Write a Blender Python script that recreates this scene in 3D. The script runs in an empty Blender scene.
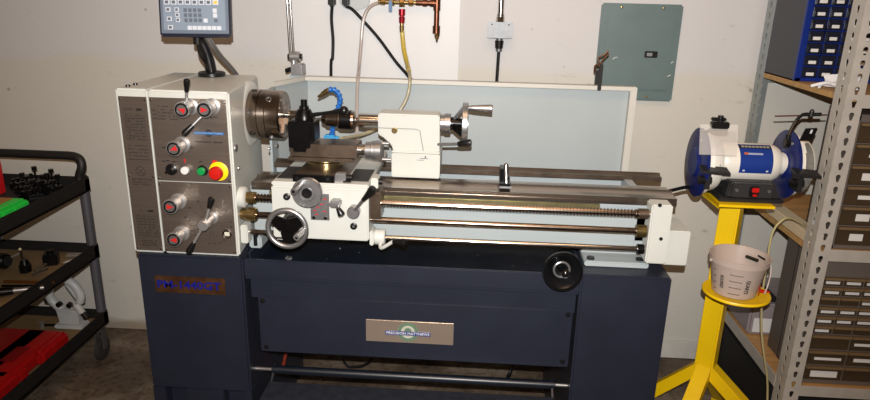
import bpy, bmesh, math, random
from mathutils import Vector, Matrix, Euler
random.seed(7)
C = bpy.context.scene.collection
PI = math.pi
# ------------------------------------------------------------------ camera model (measured), pixel -> point on a real plane
f_px = 660.0; yaw = math.radians(3.1); pit = math.radians(17.6); rol = math.radians(1.43); CH = 1.5
CF = Vector((-math.sin(yaw)*math.cos(pit), math.cos(yaw)*math.cos(pit), -math.sin(pit)))
R0 = Vector((math.cos(yaw), math.sin(yaw), 0)); U0 = R0.cross(CF)
CR = R0*math.cos(rol)+U0*math.sin(rol); CU = U0*math.cos(rol)-R0*math.sin(rol)
def ray(x, y): return CF+CR*((x-435)/f_px)-CU*((y-200)/f_px)
def at(x, y, Y):
    v = ray(x, y); t = Y/v.y; return Vector((v.x*t, Y, CH+v.z*t))
def atZ(x, y, Z):
    v = ray(x, y); t = (Z-CH)/v.z; return Vector((v.x*t, v.y*t, Z))
def atX(x, y, X):
    v = ray(x, y); t = X/v.x; return Vector((X, v.y*t, CH+v.z*t))
# ------------------------------------------------------------------ materials
def lin(c):
    r = []
    for v in c:
        v = v/255.0
        r.append(v/12.92 if v <= .04045 else ((v+.055)/1.055)**2.4)
    return (r[0], r[1], r[2], 1)
MATS = {}
def mat(name, col, rough=.5, metal=0., noise=0., nscale=20., bump=0., bscale=200., col2=None, stretch=None, trans=0., alpha=1., emit=None, coat=0.):
    if name in MATS: return MATS[name]
    m = bpy.data.materials.new(name); m.use_nodes = True; nt = m.node_tree; b = nt.nodes['Principled BSDF']
    b.inputs['Roughness'].default_value = rough; b.inputs['Metallic'].default_value = metal
    b.inputs['Base Color'].default_value = lin(col)
    if coat: b.inputs['Coat Weight'].default_value = coat; b.inputs['Coat Roughness'].default_value = .15
    if trans: b.inputs['Transmission Weight'].default_value = trans; b.inputs['IOR'].default_value = 1.45
    if alpha < 1: b.inputs['Alpha'].default_value = alpha
    tc = nt.nodes.new('ShaderNodeTexCoord'); mp = nt.nodes.new('ShaderNodeMapping')
    nt.links.new(tc.outputs['Object'], mp.inputs['Vector'])
    if stretch: mp.inputs['Scale'].default_value = stretch
    if noise or col2:
        n = nt.nodes.new('ShaderNodeTexNoise'); n.inputs['Scale'].default_value = nscale; n.inputs['Detail'].default_value = 6
        nt.links.new(mp.outputs['Vector'], n.inputs['Vector'])
        r = nt.nodes.new('ShaderNodeValToRGB'); r.color_ramp.elements[0].position = .35; r.color_ramp.elements[1].position = .68
        c1 = lin(col); c2 = lin(col2) if col2 else tuple([max(0, c*(1-noise)) for c in c1[:3]]+[1])
        r.color_ramp.elements[0].color = c2; r.color_ramp.elements[1].color = c1
        nt.links.new(n.outputs['Fac'], r.inputs['Fac']); nt.links.new(r.outputs['Color'], b.inputs['Base Color'])
    if bump:
        n2 = nt.nodes.new('ShaderNodeTexNoise'); n2.inputs['Scale'].default_value = bscale; n2.inputs['Detail'].default_value = 4
        nt.links.new(mp.outputs['Vector'], n2.inputs['Vector'])
        bp = nt.nodes.new('ShaderNodeBump'); bp.inputs['Strength'].default_value = bump; bp.inputs['Distance'].default_value = .004
        nt.links.new(n2.outputs['Fac'], bp.inputs['Height']); nt.links.new(bp.outputs['Normal'], b.inputs['Normal'])
    if emit:
        b.inputs['Emission Color'].default_value = lin(col); b.inputs['Emission Strength'].default_value = emit
    MATS[name] = m; return m
navy = mat('navy_paint', (30, 35, 49), .42, noise=.18, nscale=9, bump=.12, bscale=320)
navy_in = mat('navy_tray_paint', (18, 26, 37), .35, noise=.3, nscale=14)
cast = mat('white_machine_paint', (196, 198, 192), .38, noise=.06, nscale=7)
castb = mat('pale_sheet_paint', (164, 173, 175), .42, noise=.05, nscale=4)
lipm = mat('cream_lip_paint', (200, 198, 190), .4, noise=.05, nscale=6)
plate = mat('brushed_plate', (152, 140, 130), .36, .85, noise=.16, nscale=5, bump=.15, bscale=60, stretch=(1, 1, 30))
chuckm = mat('chuck_steel', (150, 136, 124), .22, 1., noise=.25, nscale=6, stretch=(6, 1, 1))
chrome = mat('polished_steel', (205, 203, 200), .16, 1., noise=.1, nscale=20)
steel = mat('machined_steel', (176, 168, 160), .36, .8, noise=.2, nscale=25, bump=.1, bscale=120)
dsteel = mat('oily_steel', (126, 110, 96), .33, .85, noise=.35, nscale=18, bump=.15, bscale=90)
grind = mat('ground_steel', (178, 166, 154), .22, .95, noise=.28, nscale=6, bump=.06, bscale=200, stretch=(.3, 4, 4))
satin = mat('satin_aluminium', (165, 165, 166), .36, .85, noise=.1, nscale=40)
knobm = mat('knob_aluminium', (200, 200, 200), .3, .8)
black = mat('black_plastic', (16, 16, 17), .32)
blackm = mat('black_oxide', (22, 21, 22), .3, .6, noise=.3, nscale=60)
rubber = mat('matte_black', (19, 18, 18), .7, noise=.3, nscale=50)
red = mat('red_plastic', (184, 26, 20), .3)
redp = mat('red_print', (190, 30, 30), .5)
yel = mat('yellow_ring', (245, 205, 20), .35)
green = mat('green_button', (20, 140, 70), .3)
white = mat('white_plastic', (215, 215, 213), .4)
brass = mat('brass', (156, 132, 88), .3, .9, noise=.2, nscale=50)
copper = mat('copper', (122, 78, 58), .34, .9, noise=.45, nscale=40)
ink = mat('black_print', (30, 26, 24), .6)
inkl = mat('grey_print', (50, 44, 40), .6)
blueb = mat('blue_print', (24, 90, 150), .4)
# ------------------------------------------------------------------ mesh builder
class MB:
    def __init__(s): s.bm = bmesh.new(); s.mats = []
    def mi(s, m):
        if m is None: return 0
        if m not in s.mats: s.mats.append(m)
        return s.mats.index(m)
    def poly(s, vs, m=None):
        f = s.bm.faces.new([s.bm.verts.new(v) for v in vs]); f.material_index = s.mi(m); return f
    def box(s, a, b, bev=0., m=None, M=None):
        a = Vector(a); b = Vector(b); lo = Vector([min(a[i], b[i]) for i in range(3)]); hi = Vector([max(a[i], b[i]) for i in range(3)])
        t = bmesh.new(); bmesh.ops.create_cube(t, size=1)
        for v in t.verts: v.co = Vector([lo[i]+(v.co[i]+.5)*(hi[i]-lo[i]) for i in range(3)])
        if bev: bmesh.ops.bevel(t, geom=t.edges[:], offset=min(bev, .45*min(hi-lo)), segments=2, affect='EDGES')
        if M: t.transform(M)
        s.merge(t, m); return s
    def merge(s, t, m=None):
        idx = s.mi(m); mp = {}
        for v in t.verts: mp[v] = s.bm.verts.new(v.co)
        for f in t.faces:
            try: g = s.bm.faces.new([mp[v] for v in f.verts]); g.material_index = idx; g.smooth = True
            except ValueError: pass
        t.free()
    def lathe(s, p0, ax, prof, n=24, m=None, caps=True):
        """prof = [(dist along ax, radius)]"""
        p0 = Vector(p0); ax = Vector(ax).normalized(); u = ax.orthogonal().normalized(); w = ax.cross(u); idx = s.mi(m)
        rings = []
        for d, r in prof:
            if r < 1e-6: rings.append([s.bm.verts.new(p0+ax*d)])
            else: rings.append([s.bm.verts.new(p0+ax*d+(u*math.cos(2*PI*k/n)+w*math.sin(2*PI*k/n))*r) for k in range(n)])
        for a, b in zip(rings, rings[1:]):
            for k in range(n):
                k2 = (k+1) % n
                if len(a) == 1 and len(b) == 1: continue
                if len(a) == 1: vs = [a[0], b[k], b[k2]]
                elif len(b) == 1: vs = [a[k], b[0], a[k2]]
                else: vs = [a[k], b[k], b[k2], a[k2]]
                f = s.bm.faces.new(vs); f.material_index = idx
        if caps:
            for r_ in (rings[0], rings[-1]):
                if len(r_) > 2: f = s.bm.faces.new(r_); f.material_index = idx
        return s
    def cyl(s, a, b, r, r2=None, n=20, m=None, ch=0.):
        a = Vector(a); b = Vector(b); L = (b-a).length; r2 = r if r2 is None else r2
        if ch: pr = [(0, r-ch), (ch, r), (L-ch, r2), (L, r2-ch)]
        else: pr = [(0, r), (L, r2)]
        return s.lathe(a, b-a, pr, n, m)
    def sph(s, c, r, n=14, m=None, sc=(1, 1, 1)):
        t = bmesh.new(); bmesh.ops.create_uvsphere(t, u_segments=n, v_segments=max(6, n//2), radius=r)
        for v in t.verts: v.co = Vector((v.co.x*sc[0], v.co.y*sc[1], v.co.z*sc[2]))+Vector(c)
        s.merge(t, m); return s
    def tube(s, pts, r, n=10, m=None, smooth=6, closed=False):
        P = [Vector(p) for p in pts]
        if smooth and len(P) > 2:
            Q = []; N = len(P); rng = range(N if closed else N-1)
            for i in rng:
                if closed: p0, p1, p2, p3 = P[(i-1) % N], P[i], P[(i+1) % N], P[(i+2) % N]
                else: p0, p1, p2, p3 = P[max(i-1, 0)], P[i], P[i+1], P[min(i+2, N-1)]
                for k in range(smooth):
                    t = k/smooth
                    Q.append(.5*((2*p1)+(p2-p0)*t+(2*p0-5*p1+4*p2-p3)*t*t+(3*p1-p0-3*p2+p3)*t**3))
            if not closed: Q.append(P[-1])
            P = Q
        idx = s.mi(m); rings = []; N = len(P); u = None
        for i in range(N):
            if closed: tg = (P[(i+1) % N]-P[(i-1) % N]).normalized()
            else: tg = (P[min(i+1, N-1)]-P[max(i-1, 0)]).normalized()
            u = tg.orthogonal().normalized() if u is None else (u-tg*u.dot(tg)).normalized()
            w = tg.cross(u); rr = r[min(len(r)-1, int(i*len(r)/N))] if isinstance(r, (list, tuple)) else r
            rings.append([s.bm.verts.new(P[i]+(u*math.cos(2*PI*k/n)+w*math.sin(2*PI*k/n))*rr) for k in range(n)])
        prs = list(zip(rings, rings[1:]))+([(rings[-1], rings[0])] if closed else [])
        for a, b in prs:
            for k in range(n):
                f = s.bm.faces.new([a[k], a[(k+1) % n], b[(k+1) % n], b[k]]); f.material_index = idx
        if not closed:
            for g in (rings[0], rings[-1]): f = s.bm.faces.new(g); f.material_index = idx
        return s
    def prism(s, pts, vec, m=None, bev=0.):
        t = bmesh.new(); vs = [t.verts.new(p) for p in pts]; f = t.faces.new(vs)
        r = bmesh.ops.extrude_face_region(t, geom=[f]); vv = [e for e in r['geom'] if isinstance(e, bmesh.types.BMVert)]
        bmesh.ops.translate(t, vec=Vector(vec), verts=vv)
        bmesh.ops.recalc_face_normals(t, faces=t.faces[:])
        if bev: bmesh.ops.bevel(t, geom=t.edges[:], offset=bev, segments=2, affect='EDGES')
        s.merge(t, m); return s
    def ring(s, c, ax, R, r, n=36, k=10, m=None, fl=1.):
        c = Vector(c); ax = Vector(ax).normalized(); u = ax.orthogonal().normalized(); w = ax.cross(u)
        idx = s.mi(m); rings = []
        for i in range(n):
            a = 2*PI*i/n; d = u*math.cos(a)+w*math.sin(a)
            rings.append([s.bm.verts.new(c+d*(R+r*math.cos(2*PI*j/k))+ax*(r*fl*math.sin(2*PI*j/k))) for j in range(k)])
        for i in range(n):
            a, b = rings[i], rings[(i+1) % n]
            for j in range(k):
                f = s.bm.faces.new([a[j], a[(j+1) % k], b[(j+1) % k], b[j]]); f.material_index = idx
        return s
    def perf(s, o, u, w, W, L, pitch, m=None, hr=.0065, off=.5):
        """perforated strip: o corner, u across (width W), w along (length L), keyhole slots"""
        o = Vector(o); u = Vector(u); w = Vector(w); idx = s.mi(m); n = int(L/pitch); NP = 14
        for i in range(n):
            c0 = o+w*(i*pitch); cc = c0+u*(W*off)+w*(pitch*.55)
            hole = []
            for k in range(NP):
                a = 2*PI*k/NP; x, y = math.cos(a), math.sin(a)
                if y > -.5: hx, hy = hr*x, hr*y+.003
                else: hx, hy = hr*.5*(1 if x > 0 else -1)*(.95 if abs(x) > .1 else .0), -hr*1.75
                hole.append((hx, hy))
            out = []
            for hx, hy in hole:
                a = math.atan2(hy, hx); x, y = math.cos(a), math.sin(a)
                rx = (W*(1-off) if x > 0 else W*off)/max(1e-6, abs(x)); ry = (pitch*.45 if y > 0 else pitch*.55)/max(1e-6, abs(y))
                q = min(rx, ry); out.append((x*q, y*q))
            H_ = [s.bm.verts.new(cc+u*a+w*b) for a, b in hole]; O_ = [s.bm.verts.new(cc+u*a+w*b) for a, b in out]
            for k in range(NP):
                k2 = (k+1) % NP
                f = s.bm.faces.new([H_[k], O_[k], O_[k2], H_[k2]]); f.material_index = idx
            # corner fillers
            cor = [(W*(1-off), pitch*.45), (-W*off, pitch*.45), (-W*off, -pitch*.55), (W*(1-off), -pitch*.55)]
            for cx, cy in cor:
                best = None; ca = math.atan2(cy, cx)
                for k in range(NP):
                    a1 = math.atan2(out[k][1], out[k][0]); a2 = math.atan2(out[(k+1) % NP][1], out[(k+1) % NP][0])
                    d1 = (ca-a1+PI) % (2*PI)-PI; d2 = (a2-ca+PI) % (2*PI)-PI
                    if d1 > 1e-4 and d2 > 1e-4 and d1+d2 < 1.5: best = k
                if best is not None:
                    cv = s.bm.verts.new(cc+u*cx+w*cy); f = s.bm.faces.new([O_[best], cv, O_[(best+1) % NP]]); f.material_index = idx
        return s
def wloc(o):
    v = Vector((0, 0, 0))
    while o: v += o.location; o = o.parent
    return v
def obj(name, mb, m=None, parent=None, base=None, ang=.6, solid=0.):
    bm = mb.bm
    bmesh.ops.remove_doubles(bm, verts=bm.verts[:], dist=1e-6)
    bmesh.ops.recalc_face_normals(bm, faces=bm.faces[:])
    if base is None:
        if parent is None:
            xs = [v.co for v in bm.verts]
            base = Vector((sum(v.x for v in xs)/len(xs), sum(v.y for v in xs)/len(xs), min(v.z for v in xs)))
        else:
            xs = [v.co for v in bm.verts]; base = Vector([sum(v[i] for v in xs)/len(xs) for i in range(3)])
    base = Vector(base); bm.transform(Matrix.Translation(-base))
    me = bpy.data.meshes.new(name); bm.to_mesh(me); bm.free()
    for mm in mb.mats: me.materials.append(mm)
    if not mb.mats and m: me.materials.append(m)
    me.polygons.foreach_set('use_smooth', [True]*len(me.polygons)); me.set_sharp_from_angle(angle=ang)
    o = bpy.data.objects.new(name, me); C.objects.link(o)
    if parent: o.parent = parent; o.location = base-wloc(parent)
    else: o.location = base
    if ang < 0: me.polygons.foreach_set('use_smooth', [False]*len(me.polygons))
    if solid:
        sm = o.modifiers.new('thickness', 'SOLIDIFY'); sm.thickness = solid; sm.offset = 0
    return o
def tag(o, label, cat, group=None, kind=None):
    o['label'] = label; o['category'] = cat
    if group: o['group'] = group
    if kind: o['kind'] = kind
    return o
def thing(name, label, cat, loc, group=None):
    o = bpy.data.objects.new(name, None); C.objects.link(o); o.location = Vector(loc); o.empty_display_size = .05
    return tag(o, label, cat, group)
def struct(o): o['kind'] = 'structure'; return o
def lab(o, t): o['label'] = t; return o
def dup(root, loc, rz=0., label=None, group=None):
    r = root.copy(); C.objects.link(r); r.location = Vector(loc); r.rotation_euler = (0, 0, rz)
    if label: r['label'] = label
    if group: r['group'] = group
    for ch in list(root.children):
        c = ch.copy(); C.objects.link(c); c.parent = r
        for g in list(ch.children):
            d = g.copy(); C.objects.link(d); d.parent = c
    return r
def text_mb(s, size, M, mb=None, m=None, wfit=None, depth=.0008, bend=None, bold=0.):
    cu = bpy.data.curves.new('t', 'FONT'); cu.body = s; cu.size = size; cu.align_x = 'CENTER'; cu.align_y = 'CENTER'; cu.extrude = depth; cu.offset = bold
    cu.resolution_u = 2
    o = bpy.data.objects.new('t', cu); me = bpy.data.meshes.new_from_object(o)
    t = bmesh.new(); t.from_mesh(me); bpy.data.objects.remove(o); bpy.data.meshes.remove(me); bpy.data.curves.remove(cu)
    xs = [v.co.x for v in t.verts]; w = max(xs)-min(xs); cx = (max(xs)+min(xs))/2
    for v in t.verts:
        v.co.x -= cx
        if wfit: v.co.x *= wfit/w
    if bend:
        for v in t.verts: v.co = bend(v.co)
    else: t.transform(M)
    mb = mb or MB(); mb.merge(t, m); return mb
def facing(p, rz=0., ry=0.):  # text plane facing -Y at p
    return Matrix.Translation(Vector(p)) @ Matrix.Rotation(rz, 4, 'Z') @ Matrix.Rotation(ry, 4, 'Y') @ Matrix.Rotation(PI/2, 4, 'X')
FLASH, LAMP, EXPO = 255, 19, 0.0
# ================================================================== ROOM
WY = 2.6
def wallmat():
    m = bpy.data.materials.new('painted_wall'); m.use_nodes = True; nt = m.node_tree; b = nt.nodes['Principled BSDF']; b.inputs['Roughness'].default_value = .62
    L = nt.links; N = nt.nodes.new
    tc = N('ShaderNodeTexCoord'); sp = N('ShaderNodeSeparateXYZ'); L.new(tc.outputs['Object'], sp.inputs[0])
    n1 = N('ShaderNodeTexNoise'); n1.inputs['Scale'].default_value = 2.2; n1.inputs['Detail'].default_value = 7; L.new(tc.outputs['Object'], n1.inputs[0])
    add = N('ShaderNodeMath'); add.operation = 'MULTIPLY_ADD'; add.inputs[1].default_value = .12; L.new(n1.outputs[0], add.inputs[0]); L.new(sp.outputs['Z'], add.inputs[2])
    r = N('ShaderNodeValToRGB'); r.color_ramp.elements[0].position = .418; r.color_ramp.elements[1].position = .432
    r.color_ramp.elements[0].color = lin((198, 195, 186)); r.color_ramp.elements[1].color = lin((199, 198, 198))
    dv = N('ShaderNodeMath'); dv.operation = 'DIVIDE'; dv.inputs[1].default_value = 3.; L.new(add.outputs[0], dv.inputs[0]); L.new(dv.outputs[0], r.inputs[0])
    # scuffs
    mp = N('ShaderNodeMapping'); mp.inputs['Scale'].default_value = (1, 1, 2.2); L.new(tc.outputs['Object'], mp.inputs[0])
    n2 = N('ShaderNodeTexNoise'); n2.inputs['Scale'].default_value = 9; n2.inputs['Detail'].default_value = 9; n2.inputs['Roughness'].default_value = .65; L.new(mp.outputs[0], n2.inputs[0])
    r2 = N('ShaderNodeValToRGB'); r2.color_ramp.elements[0].position = .25; r2.color_ramp.elements[1].position = .36
    r2.color_ramp.elements[0].color = (.62, .60, .57, 1); r2.color_ramp.elements[1].color = (1, 1, 1, 1); L.new(n2.outputs[0], r2.inputs[0])
    n3 = N('ShaderNodeTexVoronoi'); n3.inputs['Scale'].default_value = 6.5; L.new(tc.outputs['Object'], n3.inputs[0])
    r3 = N('ShaderNodeValToRGB'); r3.color_ramp.elements[0].position = .035; r3.color_ramp.elements[1].position = .05
    r3.color_ramp.elements[0].color = (.55, .52, .48, 1); r3.color_ramp.elements[1].color = (1, 1, 1, 1); L.new(n3.outputs[0], r3.inputs[0])
    # grime near floor
    r4 = N('ShaderNodeValToRGB'); r4.color_ramp.elements[0].position = .0; r4.color_ramp.elements[1].position = .03
    r4.color_ramp.elements[0].color = (.45, .36, .28, 1); r4.color_ramp.elements[1].color = (1, 1, 1, 1)
    ad2 = N('ShaderNodeMath'); ad2.operation = 'MULTIPLY_ADD'; ad2.inputs[1].default_value = -.05; L.new(n2.outputs[0], ad2.inputs[0]); L.new(sp.outputs['Z'], ad2.inputs[2]); L.new(ad2.outputs[0], r4.inputs[0])
    prev = r.outputs[0]
    for q in (r2, r3, r4):
        mx = N('ShaderNodeMix'); mx.data_type = 'RGBA'; mx.blend_type = 'MULTIPLY'; mx.inputs[0].default_value = .8
        L.new(prev, mx.inputs[6]); L.new(q.outputs[0], mx.inputs[7]); prev = mx.outputs[2]
    L.new(prev, b.inputs['Base Color'])
    bp = N('ShaderNodeBump'); bp.inputs['Strength'].default_value = .25; bp.inputs['Distance'].default_value = .003; n5 = N('ShaderNodeTexNoise'); n5.inputs['Scale'].default_value = 40
    L.new(tc.outputs['Object'], n5.inputs[0]); L.new(n5.outputs[0], bp.inputs['Height']); L.new(bp.outputs[0], b.inputs['Normal'])
    return m
def floormat():
    m = bpy.data.materials.new('stained_concrete'); m.use_nodes = True; nt = m.node_tree; b = nt.nodes['Principled BSDF']; b.inputs['Roughness'].default_value = .6
    L = nt.links; N = nt.nodes.new; tc = N('ShaderNodeTexCoord')
    n1 = N('ShaderNodeTexNoise'); n1.inputs['Scale'].default_value = 3.2; n1.inputs['Detail'].default_value = 9; n1.inputs['Roughness'].default_value = .68; L.new(tc.outputs['Object'], n1.inputs[0])
    r = N('ShaderNodeValToRGB'); e = r.color_ramp.elements; e[0].position = .3; e[0].color = lin((52, 42, 34)); e[1].position = .7; e[1].color = lin((142, 128, 112))
    q = e.new(.5); q.color = lin((98, 84, 70)); L.new(n1.outputs[0], r.inputs[0])
    n2 = N('ShaderNodeTexNoise'); n2.inputs['Scale'].default_value = 38; n2.inputs['Detail'].default_value = 4; L.new(tc.outputs['Object'], n2.inputs[0])
    r2 = N('ShaderNodeValToRGB'); r2.color_ramp.elements[0].position = .36; r2.color_ramp.elements[1].position = .5; r2.color_ramp.elements[0].color = (.5, .45, .4, 1); r2.color_ramp.elements[1].color = (1, 1, 1, 1); L.new(n2.outputs[0], r2.inputs[0])
    mx = N('ShaderNodeMix'); mx.data_type = 'RGBA'; mx.blend_type = 'MULTIPLY'; mx.inputs[0].default_value = .8; L.new(r.outputs[0], mx.inputs[6]); L.new(r2.outputs[0], mx.inputs[7])
    v = N('ShaderNodeTexVoronoi'); v.inputs['Scale'].default_value = 9; L.new(tc.outputs['Object'], v.inputs[0])
    r3 = N('ShaderNodeValToRGB'); r3.color_ramp.elements[0].position = .02; r3.color_ramp.elements[1].position = .035; r3.color_ramp.elements[0].color = (1, 1, 1, 1); r3.color_ramp.elements[1].color = (0, 0, 0, 1); L.new(v.outputs[0], r3.inputs[0])
    mx2 = N('ShaderNodeMix'); mx2.data_type = 'RGBA'; L.new(r3.outputs[0], mx2.inputs[0]); L.new(mx.outputs[2], mx2.inputs[6]); mx2.inputs[7].default_value = lin((190, 185, 178))
    L.new(mx2.outputs[2], b.inputs['Base Color'])
    bp = N('ShaderNodeBump'); bp.inputs['Strength'].default_value = .3; bp.inputs['Distance'].default_value = .004; L.new(n1.outputs[0], bp.inputs['Height']); L.new(bp.outputs[0], b.inputs['Normal'])
    return m
wm = wallmat(); fm = floormat()
rm = mat('room_paint', (190, 182, 170), .7, noise=.08, nscale=2)
XL, XR, YF, ZC = -2.7, 2.6, -2.3, 2.95
struct(obj('wall_back', MB().box((XL-.1, WY, -.1), (XR+.1, WY+.1, ZC)), wm, base=(0, 0, 0)))
struct(obj('wall_left', MB().box((XL-.1, YF, 0), (XL, WY, ZC)), rm, base=(0, 0, 0)))
struct(obj('wall_right', MB().box((XR, YF, 0), (XR+.1, WY, ZC)), rm, base=(0, 0, 0)))
struct(obj('wall_front', MB().box((XL-.1, YF-.1, -.1), (XR+.1, YF, ZC)), rm, base=(0, 0, 0)))
struct(obj('ceiling', MB().box((XL-.1, YF-.1, ZC), (XR+.1, WY+.1, ZC+.1)), rm, base=(0, 0, 0)))
struct(obj('floor', MB().box((XL-.1, YF-.1, -.1), (XR+.1, WY+.1, 0)), fm, base=(0, 0, 0)))
# white painted board fixed to the wall behind the machine
bwm = mat('white_board_paint', (216, 217, 218), .45, noise=.05, nscale=5)
pr = at(459, 40, 2.59).x
struct(lab(obj('trim_1', MB().box((at(289, 40, 2.59).x, 2.588, .6), (pr, 2.5999, 2.3), .001), bwm), 'white painted board fixed flat to the wall'))
bm_ = mat('base_paint', (205, 203, 196), .6, noise=.2, nscale=12)
struct(obj('baseboard_back', MB().box((.3, 2.588, 0.002), (1.9, 2.5999, .085), .003), bm_))
# ================================================================== BREAKER PANEL
pg = mat('panel_grey', (98, 116, 116), .4, noise=.1, nscale=10)
def zs(p): return p.z
t = thing('breaker_panel', 'grey steel breaker panel on the wall behind the lathe', 'electrical panel', (.606, 2.59, 1.116))
x0, x1, z0, z1 = .462, .758, 1.116, 1.472
obj('panel_frame', MB().box((x0, 2.574, z0), (x1, 2.5999, z1), .006), pg, t)
a = at(608, 17, 2.57); b = at(673, 19, 2.57); c = at(668, 90, 2.57)
dz1, dz0 = a.z, c.z; dx0, dx1 = a.x-.003, b.x+.006
m_ = MB(); m_.box((dx0-.006, 2.5685, dz0-.006), (dx1+.006, 2.5739, dz1+.006), .0025); m_.box((dx0, 2.562, dz0), (dx1, 2.569, dz1), .003)
dr = obj('panel_door', m_, pg, t)
l = at(651, 54.5, 2.56); lb = obj('latch', MB().box((l.x-.024, 2.5575, l.z-.012), (l.x+.024, 2.5618, l.z+.012), .002), black, dr)
m_ = MB().box((l.x-.016, 2.5555, l.z-.006), (l.x+.004, 2.5574, l.z+.006), .001); lab(obj('latch_slide', m_, satin, dr), 'grey latch slide')
for q in ((622, 7), (664, 8), (646, 97), (606, 95)):
    p = at(q[0], q[1], 2.573); lab(obj('screw', MB().lathe((p.x, 2.574, p.z), (0, -1, 0), [(0, .005), (.003, .004), (.004, 0)], 10), brass, t), 'brass coloured screw')
for q in ((615, 58, .012), (673, 63, .006), (669, 76, .008)):
    p = at(q[0], q[1], 2.562); m_ = MB().tube([(p.x-q[2]*.7, p.y-.0005, p.z-q[2]*.4), (p.x, p.y-.0005, p.z+.002), (p.x+q[2]*.7, p.y-.0005, p.z+.003)], .0015, 6)
    if q[0] > 670:
        for v in m_.bm.verts: v.co.y += .011
    lab(obj('paint_chip', m_, white, dr if q[0] < 670 else t), 'white paint chip')
# ================================================================== CONDUIT + BOX + CABLE
t = thing('junction_box', 'galvanised junction box with conduit and black plug, right of the copper pipes', 'electrical box', at(500, 30, 2.58))
galv = mat('galvanised', (128, 130, 132), .5, .8, noise=.15, nscale=60)
c = at(500, 30, 2.56); hw = at(512, 30, 2.56).x-c.x; zt, zb = at(500, 22.5, 2.56).z, at(500, 37.5, 2.56).z
bo = obj('box_body', MB().box((c.x-hw, 2.55, zb), (c.x+hw, 2.5998, zt), .005).box((c.x-hw-.002, 2.546, zb-.002), (c.x+hw+.002, 2.55, zt+.002), .002), galv, t)
for s in (-1, 1): obj('screw', MB().lathe((c.x+s*hw*.7, 2.546, c.z+.016*s*0+.02), (0, -1, 0), [(0, .003), (.002, .002), (.0025, 0)], 8), black, bo)
obj('conduit', MB().cyl((c.x, 2.575, zt+.018), (c.x+.0, 2.575, ZC-.02), .0115).cyl((c.x, 2.575, zt), (c.x, 2.575, zt+.02), .016, n=8).cyl((c.x, 2.575, zt+.02), (c.x, 2.575, zt+.03), .014), chrome, t)
m_ = MB().cyl((c.x, 2.575, zb), (c.x, 2.575, zb-.012), .013).cyl((c.x, 2.575, zb-.042), (c.x, 2.575, zb-.052), .012)
obj('cable_gland', m_, galv, t)
obj('plug', MB().cyl((c.x, 2.575, zb-.012), (c.x, 2.575, zb-.042), .017, .015, n=16, ch=.002), black, t)
obj('cable', MB().tube([(c.x, 2.575, zb-.05), (c.x-.002, 2.574, zb-.2), (c.x, 2.57, 1.05), (c.x-.03, 2.56, .7), (c.x-.1, 2.56, .45)], .0065), black, t)
# ================================================================== OUTLET + CORDS
cx = at(355, 3, 2.59); ob = at(355, 10.5, 2.585)
t = thing('power_outlet', 'round grey outlet cover with two black plugs at the top edge of the wall', 'outlet', (ob.x-.0, 2.588, ob.z))
ow = mat('outlet_grey', (178, 186, 186), .4)
m_ = MB(); pts = []
R_ = .055
for k in range(28):
    a = 2*PI*k/28; pts.append((ob.x-.0+R_*1.05*max(-1, min(1, 1.2*math.cos(a))), 2.5875, ob.z+.062+R_*1.12*math.sin(a)))
m_.prism(pts, (0, -.022, 0), bev=.003); obj('cover', m_, ow, t)
pl = at(332, 3, 2.55); pr_ = at(346, 3, 2.55)
for p in (pl, pr_):
    obj('plug', MB().box((p.x-.014, 2.535, p.z-.012), (p.x+.014, 2.566, p.z+.03), .006), black, t)
def cable(name, label, cat, pts, r, m, group=None, n=10):
    return tag(obj(name, MB().tube(pts, r, n), m), label, cat, group)
obj('power_cord', MB().tube([(pl.x, 2.55, pl.z-.012), at(331.5, 20, 2.56), at(333, 40, 2.57), at(332.5, 58, 2.575), at(331, 75, 2.578), (at(331, 75, 2.578)-Vector((0, 0, .5)))], .0062, 10), black, t)
obj('power_cord', MB().tube([(pr_.x, 2.55, pr_.z-.012), at(353, 10, 2.565), at(368, 26, 2.573), at(380, 40, 2.575), at(396, 62, 2.575), at(408, 76, 2.575), at(420, 95, 2.575), at(424, 160, 2.575)], .0062, 10), black, t)
# ================================================================== COPPER AIR MANIFOLD
t = thing('copper_pipe', 'copper air pipe with brass fittings and a capped drop at its right end', 'pipe', at(437, 20, 2.56))
Yp = 2.555; A = at(378, 3, Yp); B = at(437, 2.5, Yp); A.z = B.z+.004; Dn = at(437, 33, Yp)
zp = at(408, 2.5, Yp).z
m_ = MB().cyl((at(416, 0, Yp).x, Yp, zp), (B.x, Yp, zp), .0105).cyl((B.x, Yp, ZC-.03), (B.x, Yp, Dn.z+.02), .0105)
m_.cyl((B.x-.025, Yp, zp), (B.x-.004, Yp, zp), .0135).cyl((B.x, Yp, zp-.026), (B.x, Yp, zp+.026), .0135).cyl((B.x, Yp, Dn.z-.002), (B.x, Yp, Dn.z+.026), .0145, n=12)
m_.cyl((at(427, 0, Yp).x, Yp, zp), (at(423, 0, Yp).x, Yp, zp), .0135)
obj('pipe_run', m_, copper, t)
x_ = Dn.x
obj('drain_fitting', MB().cyl((x_, Yp, Dn.z-.002), (x_, Yp, Dn.z-.012), .011, n=6).cyl((x_, Yp, Dn.z-.012), (x_, Yp, Dn.z-.02), .009, .008).cyl((x_, Yp, Dn.z-.02), (x_, Yp, Dn.z-.034), .006, .003), brass, t)
xa = at(378, 3, Yp).x; xb = at(418, 3, Yp).x
m_ = MB().cyl((xa, Yp, zp), (xb, Yp, zp), .008)
for q, w in ((383, .012), (392, .014), (402, .016), (411, .013)):
    xx = at(q, 3, Yp).x; m_.cyl((xx-.009, Yp, zp), (xx+.009, Yp, zp), w, n=8, ch=.002)
xr = at(402, 3, Yp).x; m_.cyl((xr, Yp, zp), (xr, Yp, zp-.016), .011, n=8); m_.cyl((xr, Yp, zp), (xr, Yp, zp+.02), .011, n=8)
obj('brass_fittings', m_, brass, t)
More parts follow.
